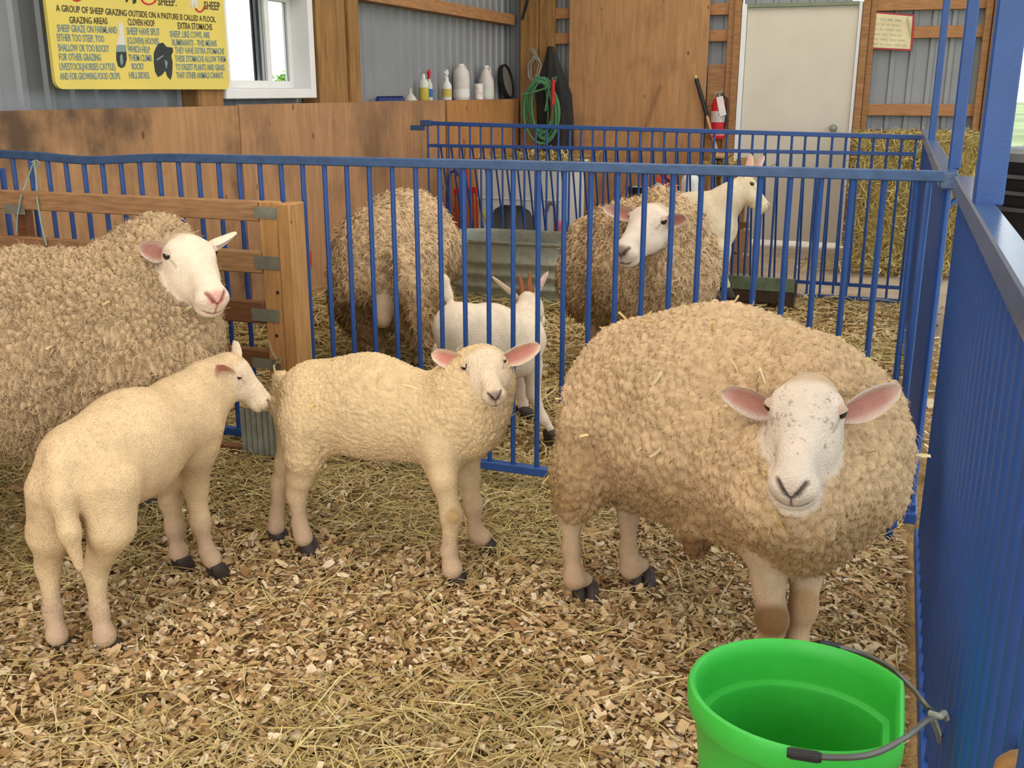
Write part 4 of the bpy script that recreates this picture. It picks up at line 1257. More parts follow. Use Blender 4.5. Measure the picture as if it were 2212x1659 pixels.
class Sdf:
    def __init__(s, lo, hi, h):
        s.lo, s.h = np.array(lo, float), h
        s.n = np.ceil((np.array(hi) - s.lo) / h).astype(int) + 1
        s.f = {}
        s.ax = [s.lo[i] + h * np.arange(s.n[i]) for i in range(3)]
    def put(s, tagn, lo, hi, fn, k):
        if tagn not in s.f: s.f[tagn] = np.full(tuple(s.n), 1.0, np.float32)
        pad = k + 0.02
        i0 = np.maximum(0, np.floor((np.array(lo) - pad - s.lo) / s.h).astype(int))
        i1 = np.minimum(s.n, np.ceil((np.array(hi) + pad - s.lo) / s.h).astype(int) + 1)
        if (i1 <= i0).any(): return
        sl = tuple(slice(a, b) for a, b in zip(i0, i1))
        X = s.ax[0][sl[0]][:, None, None].astype(np.float32)
        Y = s.ax[1][sl[1]][None, :, None].astype(np.float32)
        Z = s.ax[2][sl[2]][None, None, :].astype(np.float32)
        d = fn(X, Y, Z).astype(np.float32)
        a = s.f[tagn][sl]
        hh = np.maximum(k - np.abs(a - d), 0) / k
        s.f[tagn][sl] = np.minimum(a, d) - hh * hh * (k * 0.25)
    def cone(s, tagn, a, b, r1, r2, k):
        a, b = np.array(a, float), np.array(b, float)
        ba = b - a
        L2 = max(1e-9, float(ba @ ba))
        R = max(r1, r2)
        def fn(X, Y, Z):
            px, py, pz = X - a[0], Y - a[1], Z - a[2]
            t = np.clip((px * ba[0] + py * ba[1] + pz * ba[2]) / L2, 0, 1)
            return np.sqrt((px - t * ba[0]) ** 2 + (py - t * ba[1]) ** 2 + (pz - t * ba[2]) ** 2) - (r1 + (r2 - r1) * t)
        s.put(tagn, np.minimum(a, b) - R, np.maximum(a, b) + R, fn, k)
    def ell(s, tagn, c, r, A, k):
        """A rows: axes"""
        c, A, r = np.array(c, float), np.array(A, float), np.array(r, float)
        R = r.max()
        def fn(X, Y, Z):
            px, py, pz = X - c[0], Y - c[1], Z - c[2]
            q = [(px * A[i][0] + py * A[i][1] + pz * A[i][2]) / r[i] for i in range(3)]
            k0 = np.sqrt(q[0] ** 2 + q[1] ** 2 + q[2] ** 2)
            k1 = np.sqrt((q[0] / r[0]) ** 2 + (q[1] / r[1]) ** 2 + (q[2] / r[2]) ** 2)
            return k0 * (k0 - 1) / (k1 + 1e-6)
        s.put(tagn, c - R, c + R, fn, k)
    def surface(s, k):
        keys = list(s.f)
        f = s.f[keys[0]]
        for kk in keys[1:]:
            d = s.f[kk]
            hh = np.maximum(k - np.abs(f - d), 0) / k
            f = np.minimum(f, d) - hh * hh * (k * 0.25)
        sg = f < 0
        c = [sg[i:sg.shape[0] - 1 + i, j:sg.shape[1] - 1 + j, l:sg.shape[2] - 1 + l] for i in (0, 1) for j in (0, 1) for l in (0, 1)]
        cnt = sum(x.astype(np.int8) for x in c)
        ijk = np.argwhere((cnt > 0) & (cnt < 8))
        off = np.array([(i, j, l) for i in (0, 1) for j in (0, 1) for l in (0, 1)])
        val = np.stack([f[ijk[:, 0] + o[0], ijk[:, 1] + o[1], ijk[:, 2] + o[2]] for o in off], 1)
        acc = np.zeros((len(ijk), 3)); num = np.zeros(len(ijk))
        for a in range(8):
            for b in range(a + 1, 8):
                if np.abs(off[a] - off[b]).sum() != 1: continue
                m = (val[:, a] < 0) != (val[:, b] < 0)
                t = val[:, a] / (val[:, a] - val[:, b] + 1e-12)
                p = off[a][None] + t[:, None] * (off[b] - off[a])[None]
                acc[m] += p[m]; num[m] += 1
        V = s.lo + s.h * (ijk + acc / num[:, None])
        idx = np.full(cnt.shape, -1, np.int32)
        idx[ijk[:, 0], ijk[:, 1], ijk[:, 2]] = np.arange(len(ijk))
        F = []
        for ax in range(3):
            u, w = (ax + 1) % 3, (ax + 2) % 3
            sl0 = [slice(None)] * 3; sl1 = [slice(None)] * 3
            sl0[ax] = slice(0, -1); sl1[ax] = slice(1, None)
            e = np.argwhere(sg[tuple(sl0)] != sg[tuple(sl1)])
            ok = (e[:, u] > 0) & (e[:, w] > 0) & (e[:, u] < cnt.shape[u]) & (e[:, w] < cnt.shape[w])
            e = e[ok]
            inside = sg[e[:, 0], e[:, 1], e[:, 2]]
            q = []
            for (du, dw) in ((-1, -1), (0, -1), (0, 0), (-1, 0)):
                g = e.copy(); g[:, u] += du; g[:, w] += dw
                q.append(idx[g[:, 0], g[:, 1], g[:, 2]])
            q = np.stack(q, 1)
            q = np.where(inside[:, None], q, q[:, ::-1])
            F.append(q)
        F = np.concatenate(F)
        F = F[(F >= 0).all(1)]
        return V, F
    def sample(s, tagn, V):
        if tagn not in s.f: return np.full(len(V), 1.0)
        i = np.clip(np.round((V - s.lo) / s.h).astype(int), 0, s.n - 1)
        return s.f[tagn][i[:, 0], i[:, 1], i[:, 2]]

def vnormals(V, F):
    a, b = V[F[:, 2]] - V[F[:, 0]], V[F[:, 3]] - V[F[:, 1]]
    fn = np.cross(a, b)
    N = np.zeros_like(V)
    for k in range(4):
        for ax in range(3):
            N[:, ax] += np.bincount(F[:, k], fn[:, ax], len(V))
    return N / (np.linalg.norm(N, axis=1, keepdims=True) + 1e-12)

def lap(V, F, it=2, w=0.5, mask=None):
    for _ in range(it):
        acc = np.zeros_like(V); num = np.zeros(len(V))
        for k in range(4):
            for ax in range(3):
                acc[:, ax] += np.bincount(F[:, k], V[F[:, (k + 1) % 4], ax] + V[F[:, k - 1], ax], len(V))
            num += 2 * np.bincount(F[:, k], minlength=len(V))
        m = acc / num[:, None]
        ww = w if mask is None else (w * mask)[:, None]
        V = V + (m - V) * ww
    return V

def sstep(x, a, b):
    t = np.clip((x - a) / (b - a), 0, 1)
    return t * t * (3 - 2 * t)

def segd(X, Y, a, b):
    bx, by = b[0] - a[0], b[1] - a[1]
    t = np.clip(((X - a[0]) * bx + (Y - a[1]) * by) / (bx * bx + by * by), 0, 1)
    return np.hypot(X - a[0] - t * bx, Y - a[1] - t * by)

class Head:
    """local frame: x lateral (animal's image-right), y poll to muzzle, z up out of the face"""
    def __init__(s, poll, muzz, lat, hs):
        s.o = np.array(poll, float)
        y = np.array(muzz, float) - s.o
        s.Y = y / np.linalg.norm(y)
        x = np.array(lat, float)
        x = x - s.Y * (x @ s.Y)
        s.X = x / np.linalg.norm(x)
        s.Z = np.cross(s.Y, s.X)
        s.hs = hs
    def w(s, x, y, z): return s.o + s.hs * (x * s.X + y * s.Y + z * s.Z)
    def local(s, P):
        d = P - s.o
        return np.stack([d @ s.X, d @ s.Y, d @ s.Z], 1) / s.hs
    def prims(s, sd, goat=False):
        A = [s.X, s.Y, s.Z]
        h = s.hs
        E = lambda c, r, k=0.03: sd.ell('S', s.w(*c), np.array(r) * h, A, k * h)
        C = lambda a, b, r1, r2, k=0.03: sd.cone('S', s.w(*a), s.w(*b), r1 * h, r2 * h, k * h)
        nw = 0.88 if goat else 1.0
        E((0, 0.035, -0.022), (0.068 * nw, 0.078, 0.070))
        for sx in (-1, 1):
            E((sx * 0.050 * nw, 0.062, 0.010), (0.030, 0.036, 0.030))
            E((sx * 0.042 * nw, 0.105, -0.042), (0.038, 0.066, 0.048))
        C((0, 0.06, 0.0), (0, 0.222, -0.002), 0.058 * nw, 0.038 * nw)
        C((0, 0.06, -0.062), (0, 0.222, -0.042), 0.054 * nw, 0.036 * nw)
        E((0, 0.236, -0.014), (0.053 * nw, 0.034, 0.036), 0.02)
        E((0, 0.232, -0.052), (0.043 * nw, 0.033, 0.026), 0.02)
    def sculpt(s, V, N, C_, col, cfg):
        q = s.local(V)
        m = np.array((0, 0.240, -0.018))
        r2 = 1 / math.sqrt(2)
        d = q - m
        nn = d[:, 1] * r2 + d[:, 2] * r2
        vv = d[:, 1] * r2 - d[:, 2] * r2
        x = q[:, 0]
        near = (np.abs(q[:, 0]) < 0.13) & (q[:, 1] > -0.08) & (q[:, 1] < 0.30) & (np.abs(q[:, 2]) < 0.16)
        zone = near & (q[:, 1] > 0.18) & (nn > -0.004)
        disp = np.zeros(len(V))
        # nostrils
        nl = np.minimum(segd(x, vv, (-0.030, -0.022), (-0.012, 0.006)), segd(x, vv, (0.030, -0.022), (0.012, 0.006)))
        nl2 = np.minimum(segd(x, vv, (-0.012, 0.006), (0, 0.014)), segd(x, vv, (0.012, 0.006), (0, 0.014)))
        nos = zone * (1 - sstep(nl, 0.0025, 0.0085))
        nob = zone * (1 - sstep(nl2, 0.002, 0.006))
        pad = zone * (1 - sstep(np.hypot(x * 0.8, vv + 0.004), 0.016, 0.032))
        ph = zone * (1 - sstep(segd(x, vv, (0, 0.012), (0, 0.036)), 0.001, 0.0038))
        mc = 0.040 - 0.012 * (x / 0.036) ** 2
        mo = zone * (1 - sstep(np.abs(vv - mc), 0.001, 0.0042)) * (np.abs(x) < 0.040)
        disp -= nos * 0.007 + nob * 0.003 + ph * 0.003 + mo * 0.004
        # eye hollows and the groove in front of each eye
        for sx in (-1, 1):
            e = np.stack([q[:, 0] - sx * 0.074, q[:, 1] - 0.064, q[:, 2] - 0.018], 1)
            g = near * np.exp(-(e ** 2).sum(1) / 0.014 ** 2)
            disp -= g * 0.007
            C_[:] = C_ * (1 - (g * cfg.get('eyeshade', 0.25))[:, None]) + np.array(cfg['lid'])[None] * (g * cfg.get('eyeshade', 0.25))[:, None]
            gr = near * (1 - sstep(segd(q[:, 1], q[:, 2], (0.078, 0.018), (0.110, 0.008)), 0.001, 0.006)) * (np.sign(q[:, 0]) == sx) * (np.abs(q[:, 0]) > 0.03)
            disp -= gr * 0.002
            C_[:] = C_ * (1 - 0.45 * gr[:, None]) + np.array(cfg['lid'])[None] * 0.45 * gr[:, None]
        def mixc(mask, c):
            C_[:] = C_ * (1 - mask[:, None]) + np.array(c)[None] * mask[:, None]
        mixc(pad * cfg.get('pad', 0.5), cfg['nose'])
        mixc(np.clip(nos + nob, 0, 1) * 0.9, cfg['nostril'])
        mixc(np.clip(ph + mo, 0, 1) * 0.85, cfg['nostril'])
        if cfg.get('freckle'):
            fr = vnoise(q * 210, 5) * 0.6 + vnoise(q * 40, 8) * 0.5
            fz = near & (q[:, 1] > 0.02) & (q[:, 1] < 0.2)
            mixc(fz * sstep(fr, 0.42, 0.62) * 0.55, S(110, 96, 88))
        return V + N * (disp * s.hs)[:, None]
    def eye_pos(s, V, sx):
        q = s.local(V)
        m = (np.abs(q[:, 1] - 0.064) < 0.012) & (np.abs(q[:, 2] - 0.018) < 0.012) & (q[:, 0] * sx > 0.02) & (np.abs(q[:, 0]) < 0.12)
        if not m.any(): return s.w(sx * 0.07, 0.064, 0.018)
        return V[m].mean(0)

def ear_mesh(base, tip, opening, width, parent, cin, cout, rim, m, curl=0.35, bend=(0, 0, 0)):
    base, tip, bend = Vector(base), Vector(tip), Vector(bend)
    d = tip - base
    L = d.length
    dn = d.normalized()
    op = Vector(opening)
    op = (op - dn * op.dot(dn)).normalized()
    sd_ = dn.cross(op)
    NT, NS = 12, 9
    V, C_ = [], []
    for side in (0, 1):
        for i in range(NT):
            t = i / (NT - 1)
            w = width * (0.42 + 0.58 * math.sin(min(1, t * 1.9) * math.pi / 2)) * math.sqrt(max(0.0, 1 - t ** 3.2))
            c = base + d * t + bend * math.sin(t * math.pi / 2) ** 2
            for j in range(NS):
                u = j / (NS - 1) * 2 - 1
                cup = curl * w * (u * u) * (1.25 - 0.6 * t) - curl * w * 0.3
                p = c + sd_ * (u * w * 0.5) + op * cup
                if side: p = p - op * (0.005 * (1 - 0.5 * abs(u)))
                V.append(p)
                e = max(0, abs(u) - 0.45) / 0.55
                if side: C_.append(cout)
                else:
                    k = min(1, e + max(0, t - 0.75) * 2.2)
                    C_.append([cin[q_] * (1 - k) + rim[q_] * k for q_ in range(3)])
    F = []
    n = NT * NS
    for i in range(NT - 1):
        for j in range(NS - 1):
            a = i * NS + j
            F.append((a, a + 1, a + NS + 1, a + NS))
            F.append((n + a, n + a + NS, n + a + NS + 1, n + a + 1))
    for i in range(NT - 1):
        for j in (0, NS - 1):
            a = i * NS + j
            F.append((a, a + NS, n + a + NS, n + a))
    return fast_mesh('ear', np.array([tuple(v) for v in V]), np.array(F), m, parent, np.array(C_), True)

def fleece_locks(name, V, N, wgt, n, length, width, flow, seed, parent, m, Cv, crimp=0.25, lift=0.5, sink=0.004):
    r0 = np.random.default_rng(seed)
    p = wgt / wgt.sum()
    I = r0.choice(len(V), n, p=p)
    B = V[I] - N[I] * sink
    nn = N[I]
    fl = np.array(flow)[None] + r0.normal(0, 0.45, (n, 3))
    fl -= nn * (fl * nn).sum(1, keepdims=True)
    fl /= np.linalg.norm(fl, axis=1, keepdims=True) + 1e-9
    sd_ = np.cross(nn, fl)
    L = r0.uniform(length[0], length[1], n)[:, None]
    W = r0.uniform(width[0], width[1], n)[:, None]
    ph = r0.uniform(0, 6.28, n)[:, None]
    seg = 4
    VV = np.zeros((n, seg, 2, 3))
    for i in range(seg):
        t = i / (seg - 1)
        c = B + nn * L * lift * (t - 0.45 * t * t) * 1.5 + fl * L * (t * (1 - lift) + 0.35 * t * t) + sd_ * L * crimp * np.sin(ph + t * 4.5) * 0.5
        w = W * (1 - 0.75 * t ** 1.5)
        VV[:, i, 0] = c - sd_ * w / 2
        VV[:, i, 1] = c + sd_ * w / 2 + nn * w * 0.25
    idx = np.arange(n)[:, None] * (seg * 2)
    F = np.stack([np.concatenate([idx + 2 * i, idx + 2 * i + 1, idx + 2 * i + 3, idx + 2 * i + 2], 1) for i in range(seg - 1)], 1).reshape(-1, 4)
    C_ = np.repeat(np.clip(Cv[I] * r0.uniform(0.86, 1.14, (n, 1)), 0, 1), seg * 2, 0)
    o = fast_mesh(name, VV.reshape(-1, 3), F, m, parent, C_, True)
    o['kind'] = 'stuff'
    return o

wool_m = mat('wool', (1, 1, 1), 0.95, 0, 0.10, 40, 0.5, 220, attr='Col', spec=0.05)
skin_m = mat('short_hair_and_wool', (1, 1, 1), 0.85, 0, 0.08, 30, 0.42, 230, attr='Col', spec=0.12)
eye_m = mat('eye', S(34, 26, 20), 0.08, 0, 0.2, 90, spec=0.8)
hoof_m = mat('hoof', S(58, 48, 42), 0.6, 0, 0.2, 60)

STRAW = np.array([S(226, 204, 150), S(206, 176, 112), S(236, 214, 166)])

def animal(name, label, cat, parts, head, legs, h, cols, wool, fwd, group, ears=(), extra=None, eyes=(-1, 1), blend=0.03, bits=0):
    """parts: (tag, k, [(px,py,d,r),...]) chains; legs: (footpx, footpy, [(px,py,dd,r)..., ]) top first"""
    chains = []
    feet = []
    for (tg, k, nodes) in parts:
        chains.append((tg, k, [(np.array(at(x, y, d)), r) for (x, y, d, r) in nodes]))
    for (fx, fy, zf, nodes) in legs:
        G = on(fx, fy, 'z', zf)
        dg = (G - CAM).dot(CF)
        pts = []
        for (x, y, dd, r) in nodes:
            d = dg
            for _ in range(5):
                z = at(x, y, d).z - zf
                d = dg + dd - 0.2765 * z
            q_ = np.array(at(x, y, d))
            q_[2] = max(q_[2], zf + (0.052 if h < 0.0045 else 0.064))
            pts.append((q_, r))
        feet.append(np.array(G))
        pts.append((np.array(G) + np.array((0, 0, 0.050 if h < 0.0045 else 0.062)) - np.array((fwd[0], fwd[1], 0)) * 0.008, pts[-1][1] * 0.86))
        chains.append(('S', 0.025, pts))
    allp = np.concatenate([[p - r - 0.06, p + r + 0.06] for (_, _, c) in chains for (p, r) in c])
    hd = Head(*head) if head else None
    lo, hi = allp.min(0), allp.max(0)
    if hd is not None:
        hp2 = np.array([hd.o - 0.16 * hd.hs, hd.o + 0.16 * hd.hs, hd.w(0, 0.28, 0) - 0.1 * hd.hs, hd.w(0, 0.28, 0) + 0.1 * hd.hs])
        lo, hi = np.minimum(lo, hp2.min(0)), np.maximum(hi, hp2.max(0))
    sd = Sdf(lo, hi, h)
    for (tg, k, c) in chains:
        if len(c) == 1:
            sd.cone(tg, c[0][0], c[0][0] + 1e-4, c[0][1], c[0][1], k)
        for (p, q) in zip(c[:-1], c[1:]):
            sd.cone(tg, p[0], q[0], p[1], q[1], k)
    if hd is not None: hd.prims(sd, cols.get('goat', False))
    V, F = sd.surface(blend)
    V = lap(V, F, 2, 0.5)
    N = vnormals(V, F)
    dW, dS = sd.sample('W', V), sd.sample('S', V)
    wgt = sstep(dS - dW, -0.004, 0.012)
    C_ = np.array(cols['skin'])[None] * (1 - wgt[:, None]) + np.array(cols['wool'])[None] * wgt[:, None]
    # darker lower legs / knees as pigment, low fleece darkened: part dirt, part shade in the colour
    base = np.array((np.mean([f[0] for f in feet]), np.mean([f[1] for f in feet]), 0.0)) if feet else V.mean(0) * np.array((1, 1, 0))
    if 'leg' in cols:
        lg = sstep(V[:, 2], cols.get('leg_top', 0.3), cols.get('leg_top', 0.3) * 0.5) * (1 - wgt)
        C_ = C_ * (1 - lg[:, None]) + np.array(cols['leg'])[None] * lg[:, None]
    if 'soil' in cols:
        sl = sstep(V[:, 2] + 0.06 * vnoise(V * 9, 4), cols['soil_top'], cols['soil_top'] - 0.22) * wgt * cols.get('soil_amt', 0.5)
        C_ = C_ * (1 - sl[:, None]) + np.array(cols['soil'])[None] * sl[:, None]
    mott = vnoise(V * 14, 2)[:, None] * 0.06 + vnoise(V * 60, 3)[:, None] * 0.05
    C_ = np.clip(C_ * (1 + mott), 0, 1)
    for (pt, rad, c2, amt) in cols.get('spots', []):
        g = np.exp(-((V - np.array(at(*pt))) ** 2).sum(1) / rad ** 2)
        g = (sstep(g, 0.25, 0.6) * amt)[:, None]
        C_ = C_ * (1 - g) + np.array(c2)[None] * g
    if hd is not None:
        ql = hd.local(V)
        fm = sstep(ql[:, 1] + 0.5 * np.minimum(0, ql[:, 2] + 0.03) + 0.006 * vnoise(V * 120, 6), cols.get('face0', 0.0), cols.get('face1', 0.03)) * (np.abs(ql[:, 0]) < 0.13) * (np.abs(ql[:, 2]) < 0.16) * (ql[:, 1] < 0.32) * (1 - wgt)
        C_ = C_ * (1 - fm[:, None]) + np.array(cols.get('face', cols['skin']))[None] * fm[:, None]
        V = hd.sculpt(V, N, C_, cols, cols)
    # fleece relief
    if wool['amp'] > 0:
        sc = np.array(wool['scale'])
        wv = np.stack([vnoise(V * 22, 21 + k) for k in range(3)], 1) * wool.get('warp', 0.3)
        f1, f2, idv = worley(V * sc + wv, 31)
        bump = (0.62 - f1) * wool['amp'] + np.minimum(f2 - f1, 0.25) * wool['amp'] * wool.get('crack', 1.2)
        f1b, f2b, _ = worley(V * sc * 2.3 + wv * 2, 57)
        bump += (0.5 - f1b) * wool['amp'] * 0.4
        bump += vnoise(V * 9, 77) * wool.get('lump', 0.012)
        V = V + N * (bump * wgt)[:, None]
        C_ = np.clip(C_ * (1 + (idv[:, None] - 0.5) * 0.16 * wgt[:, None]), 0, 1)
    root = fast_mesh(name, V, F, skin_m, None, C_, True, loc=base)
    tag(root, label, cat, group)
    N = vnormals(V, F)
    if wool.get('locks'):
        fleece_locks('fleece', V, N, wgt * (N[:, 2] > -0.9) + 1e-9, wool['locks'], wool['len'], wool['wid'], wool.get('flow', (0, 0, -1)), 91, root, wool_m, C_, wool.get('crimp', 0.3), wool.get('lift', 0.5))
    if wool.get('fuzz'):
        fleece_locks('short_hair', V, N, (1 - wgt) * (dS < 0.05) * (V[:, 2] > 0.12) + 1e-9, wool['fuzz'], (0.005, 0.010), (0.0012, 0.002), (0, 0, -1), 92, root, wool_m, C_, 0.2, 0.45, 0.002)
    if bits:
        r0 = np.random.default_rng(5)
        ok = np.where((wgt > 0.8) & (N[:, 2] > -0.2))[0]
        I = r0.choice(ok, bits)
        def fnb(n, rr_):
            return V[I] + N[I] * 0.007, rr_.normal(0, 1, (n, 3)) - N[I] * 0.2, N[I]
        o = straw_cards(bits, fnb, (0.012, 0.05), (0.003, 0.009), 8, 'straw_bits', root, hay_m, STRAW, 0.2)
        o['kind'] = 'stuff'
    if hd is not None:
        for sx in eyes:
            p = hd.eye_pos(V, sx)
            inward = np.array(hd.w(0, 0.066, -0.02)) - p
            inward /= np.linalg.norm(inward)
            rad = cols.get('eye_r', 0.0145) * hd.hs
            c = p + inward * rad * 0.25
            b_ = MB()
            prof = [(rad * math.sin(a), -rad * math.cos(a)) for a in np.linspace(0.001, math.pi - 0.001, 10)]
            b_.lathe(prof, c, 14)
            b_.build('eye', eye_m, root, smooth=True)
            # upper lid: a small hood over the eye ball
            vs_, fs_ = [], []
            out = -inward
            upv = hd.Z - out * (hd.Z @ out) - 0.6 * (hd.Y - out * (hd.Y @ out))
            upv /= np.linalg.norm(upv)
            lt = np.cross(out, upv)
            for i in range(7):
                for j in range(5):
                    th = math.radians(-80 + 160 * i / 6)
                    ph = math.radians(-2 + 72 * j / 4)
                    dd = out * math.cos(th) * math.cos(ph) + lt * math.sin(th) * math.cos(ph) + upv * math.sin(ph)
                    vs_.append(c + dd * rad * 1.13)
            for i in range(6):
                for j in range(4):
                    a = i * 5 + j
                    fs_.append((a, a + 1, a + 6, a + 5))
            fast_mesh('eyelid', np.array(vs_), np.array(fs_), skin_m, root, np.repeat(np.array([cols.get('lidcol', cols.get('face', cols['skin']))]), len(vs_), 0), True)
        for (bl, tl, op, w, bnd) in ears:
            bw = hd.w(*bl)
            ear_mesh(bw, at(*tl), hd.X * op[0] + hd.Y * op[1] + hd.Z * op[2], w, root, cols['ear_in'], cols.get('face', cols['skin']), cols['ear_rim'], skin_m, cols.get('ear_curl', 0.4), bnd)
    fw = Vector((fwd[0], fwd[1], 0)).normalized()
    lat = Vector((fw.y, -fw.x, 0))
    rot = Matrix((fw, -lat, Vector((0, 0, 1)))).transposed()
    kx = 1.08 if h >= 0.0045 else 0.86
    for G in feet:
        b_ = MB()
        for sx in (-1, 1):
            c = Vector(G) + fw * 0.012 * kx + lat * (sx * 0.016 * kx)
            prof = [(0.019 * kx, 0.0), (0.0188 * kx, 0.012 * kx), (0.0175 * kx, 0.03 * kx), (0.0155 * kx, 0.046 * kx), (0.006, 0.056 * kx)]
            vs_, fs_ = [], []
            n_ = 12
            for (rr_, zz) in prof:
                for k in range(n_):
                    a = 2 * math.pi * k / n_
                    fwdk = 1.8 if math.cos(a) > 0 else 1.55
                    vs_.append(c + rot @ Vector((rr_ * math.cos(a) * fwdk - zz * 0.35, rr_ * math.sin(a), 0)) + Vector((0, 0, zz)))
            for i in range(len(prof) - 1):
                for k in range(n_):
                    k2 = (k + 1) % n_
                    fs_.append((i * n_ + k, i * n_ + k2, (i + 1) * n_ + k2, (i + 1) * n_ + k))
            fs_.append(tuple(range((len(prof) - 1) * n_, len(prof) * n_)))
            b_.add(vs_, fs_)
        b_.build('hoof', hoof_m, root, smooth=True)
    if extra: extra(root, hd)
    return root
# ------------------------------------------------------------------ the flock
def camv(x, up, fw):
    """direction given as picture-right, picture-up, away-from-camera"""
    return np.array(CR * x + CU * up + CF * fw)
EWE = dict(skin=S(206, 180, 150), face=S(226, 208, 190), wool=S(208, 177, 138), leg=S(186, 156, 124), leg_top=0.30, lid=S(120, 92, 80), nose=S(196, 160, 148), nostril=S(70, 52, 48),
           ear_in=S(190, 134, 120), lidcol=S(198, 172, 152), ear_rim=S(226, 206, 188), soil=S(146, 114, 72), soil_top=0.56, soil_amt=0.65, eye_r=0.016, eyeshade=0.3)
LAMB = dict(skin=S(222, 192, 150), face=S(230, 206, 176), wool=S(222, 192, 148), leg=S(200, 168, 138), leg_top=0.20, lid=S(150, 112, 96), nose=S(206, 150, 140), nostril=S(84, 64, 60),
            ear_in=S(212, 142, 124), ear_rim=S(236, 214, 188), eyeshade=0.3, eye_r=0.017, lidcol=S(206, 178, 150))
FL = 'sheep and goats in the barn pens'

# big ewe on the right, head to the camera
c = dict(EWE); c.update(freckle=True, nostril=S(62, 50, 46), pad=0.35, nose=S(206, 184, 172), spots=[((1668, 1338, 2.30), 0.045, S(120, 82, 44), 0.85), ((1738, 1300, 2.34), 0.035, S(176, 136, 84), 0.6), ((1503, 1180, 2.42), 0.045, S(110, 76, 46), 0.8), ((1240, 1040, 2.68), 0.09, S(156, 120, 72), 0.6)])
animal('sheep', 'large woolly ewe facing the camera at the right, beside the green bucket', 'sheep',
    [('W', 0.08, [(1402, 868, 2.72, .222), (1540, 874, 2.56, .236), (1690, 930, 2.40, .228)]),
     ('W', 0.08, [(1430, 935, 2.66, .19), (1540, 960, 2.52, .20), (1700, 1010, 2.36, .20)]),
     ('W', 0.08, [(1785, 1000, 2.30, .175), (1725, 1075, 2.32, .165)]),
     ('W', 0.07, [(1772, 905, 2.32, .165), (1752, 845, 2.27, .118)]),
     ('W', 0.05, [(1640, 1020, 2.24, .12), (1700, 1060, 2.16, .12), (1800, 1020, 2.22, .11)]),
     ('W', 0.05, [(1290, 960, 2.69, .12), (1256, 1035, 2.67, .080), (1246, 1085, 2.68, .050)]),
     ('W', 0.05, [(1370, 1000, 2.76, .10), (1362, 1070, 2.75, .048)]),
     ('W', 0.03, [(1500, 1150, 2.44, .05), (1503, 1182, 2.43, .026)])],
    (at(1750, 838, 2.10), at(1712, 1050, 1.985), camv(1, 0.02, -0.34), 0.95),
    [(1264, 1300, 0, [(1255, 1040, 0.02, .03), (1234, 1115, 0.03, .030), (1234, 1190, 0, .0205), (1240, 1250, -0.02, .024)]),
     (1386, 1268, 0, [(1365, 1050, 0.0, .03), (1358, 1110, 0.02, .027), (1357, 1190, 0, .0205), (1362, 1228, -0.02, .024)]),
     (1672, 1478, 0, [(1652, 1180, 0.02, .05), (1660, 1260, 0.02, .033), (1668, 1338, 0, .033), (1664, 1400, 0, .0225), (1666, 1450, -0.02, .026)]),
     (1722, 1452, 0, [(1745, 1180, 0.02, .05), (1740, 1250, 0.02, .032), (1735, 1312, 0, .030), (1722, 1380, 0, .021), (1720, 1430, -0.02, .025)])],
    0.0046, c, dict(amp=0.014, scale=(46, 46, 40), warp=0.35, crack=0.9, lump=0.012, locks=42000, len=(0.008, 0.020), wid=(0.0016, 0.0036), crimp=0.5, lift=0.35),
    (0.4, -0.9), FL,
    ears=[((-0.060, 0.045, -0.035), (1556, 858, 2.15), (0.15, 0.75, 0.6), 0.064, (0, 0, 0.012)), ((0.060, 0.045, -0.035), (1947, 848, 2.10), (-0.15, 0.75, 0.6), 0.066, (0, 0, 0.01))], bits=70)

# ewe at the left edge
c = dict(EWE); c.update(wool=S(196, 168, 131), face=S(234, 214, 190), nose=S(222, 160, 148), nostril=S(150, 84, 78), pad=0.8, lid=S(120, 100, 96), soil_amt=0.45, soil_top=0.46)
animal('sheep', 'shaggy ewe at the left edge, pink nose turned to the right before the wooden rack', 'sheep',
    [('W', 0.08, [(-330, 745, 3.08, .24), (-120, 745, 3.02, .25), (120, 750, 2.94, .25), (290, 735, 2.88, .215)]),
     ('W', 0.08, [(-100, 815, 3.02, .21), (130, 810, 2.94, .205), (270, 800, 2.88, .17)]),
     ('W', 0.07, [(295, 685, 2.88, .19), (330, 605, 2.92, .145), (345, 540, 2.95, .085)]),
     ('W', 0.06, [(375, 700, 2.84, .10), (345, 790, 2.80, .12)])],
    (at(392, 527, 2.80), at(462, 640, 2.70), camv(0.80, 0.12, 0.62), 0.90),
    [(330, 1105, 0, [(330, 850, 0, .07), (330, 950, 0, .032), (330, 1060, 0, .023)]), (265, 1075, 0, [(265, 850, 0, .07), (265, 950, 0, .032), (265, 1030, 0, .023)]),
     (-260, 1090, 0, [(-260, 850, 0, .08), (-265, 950, 0, .034), (-265, 1045, 0, .023)]), (-180, 1120, 0, [(-180, 860, 0, .08), (-190, 960, 0, .034), (-190, 1070, 0, .023)])],
    0.0050, c, dict(amp=0.021, scale=(64, 64, 26), warp=0.9, crack=2.2, lump=0.014, locks=60000, len=(0.014, 0.034), wid=(0.0018, 0.004), crimp=0.8, lift=0.38),
    (0.9, 0.2), FL,
    ears=[((-0.060, 0.030, -0.015), (300, 532, 2.70), (0.1, 0.8, 0.5), 0.062, (0, 0, 0)), ((0.055, 0.030, 0.0), (511, 494, 2.90), (-0.1, 0.75, -0.4), 0.062, (0, 0, -0.012))], bits=60)

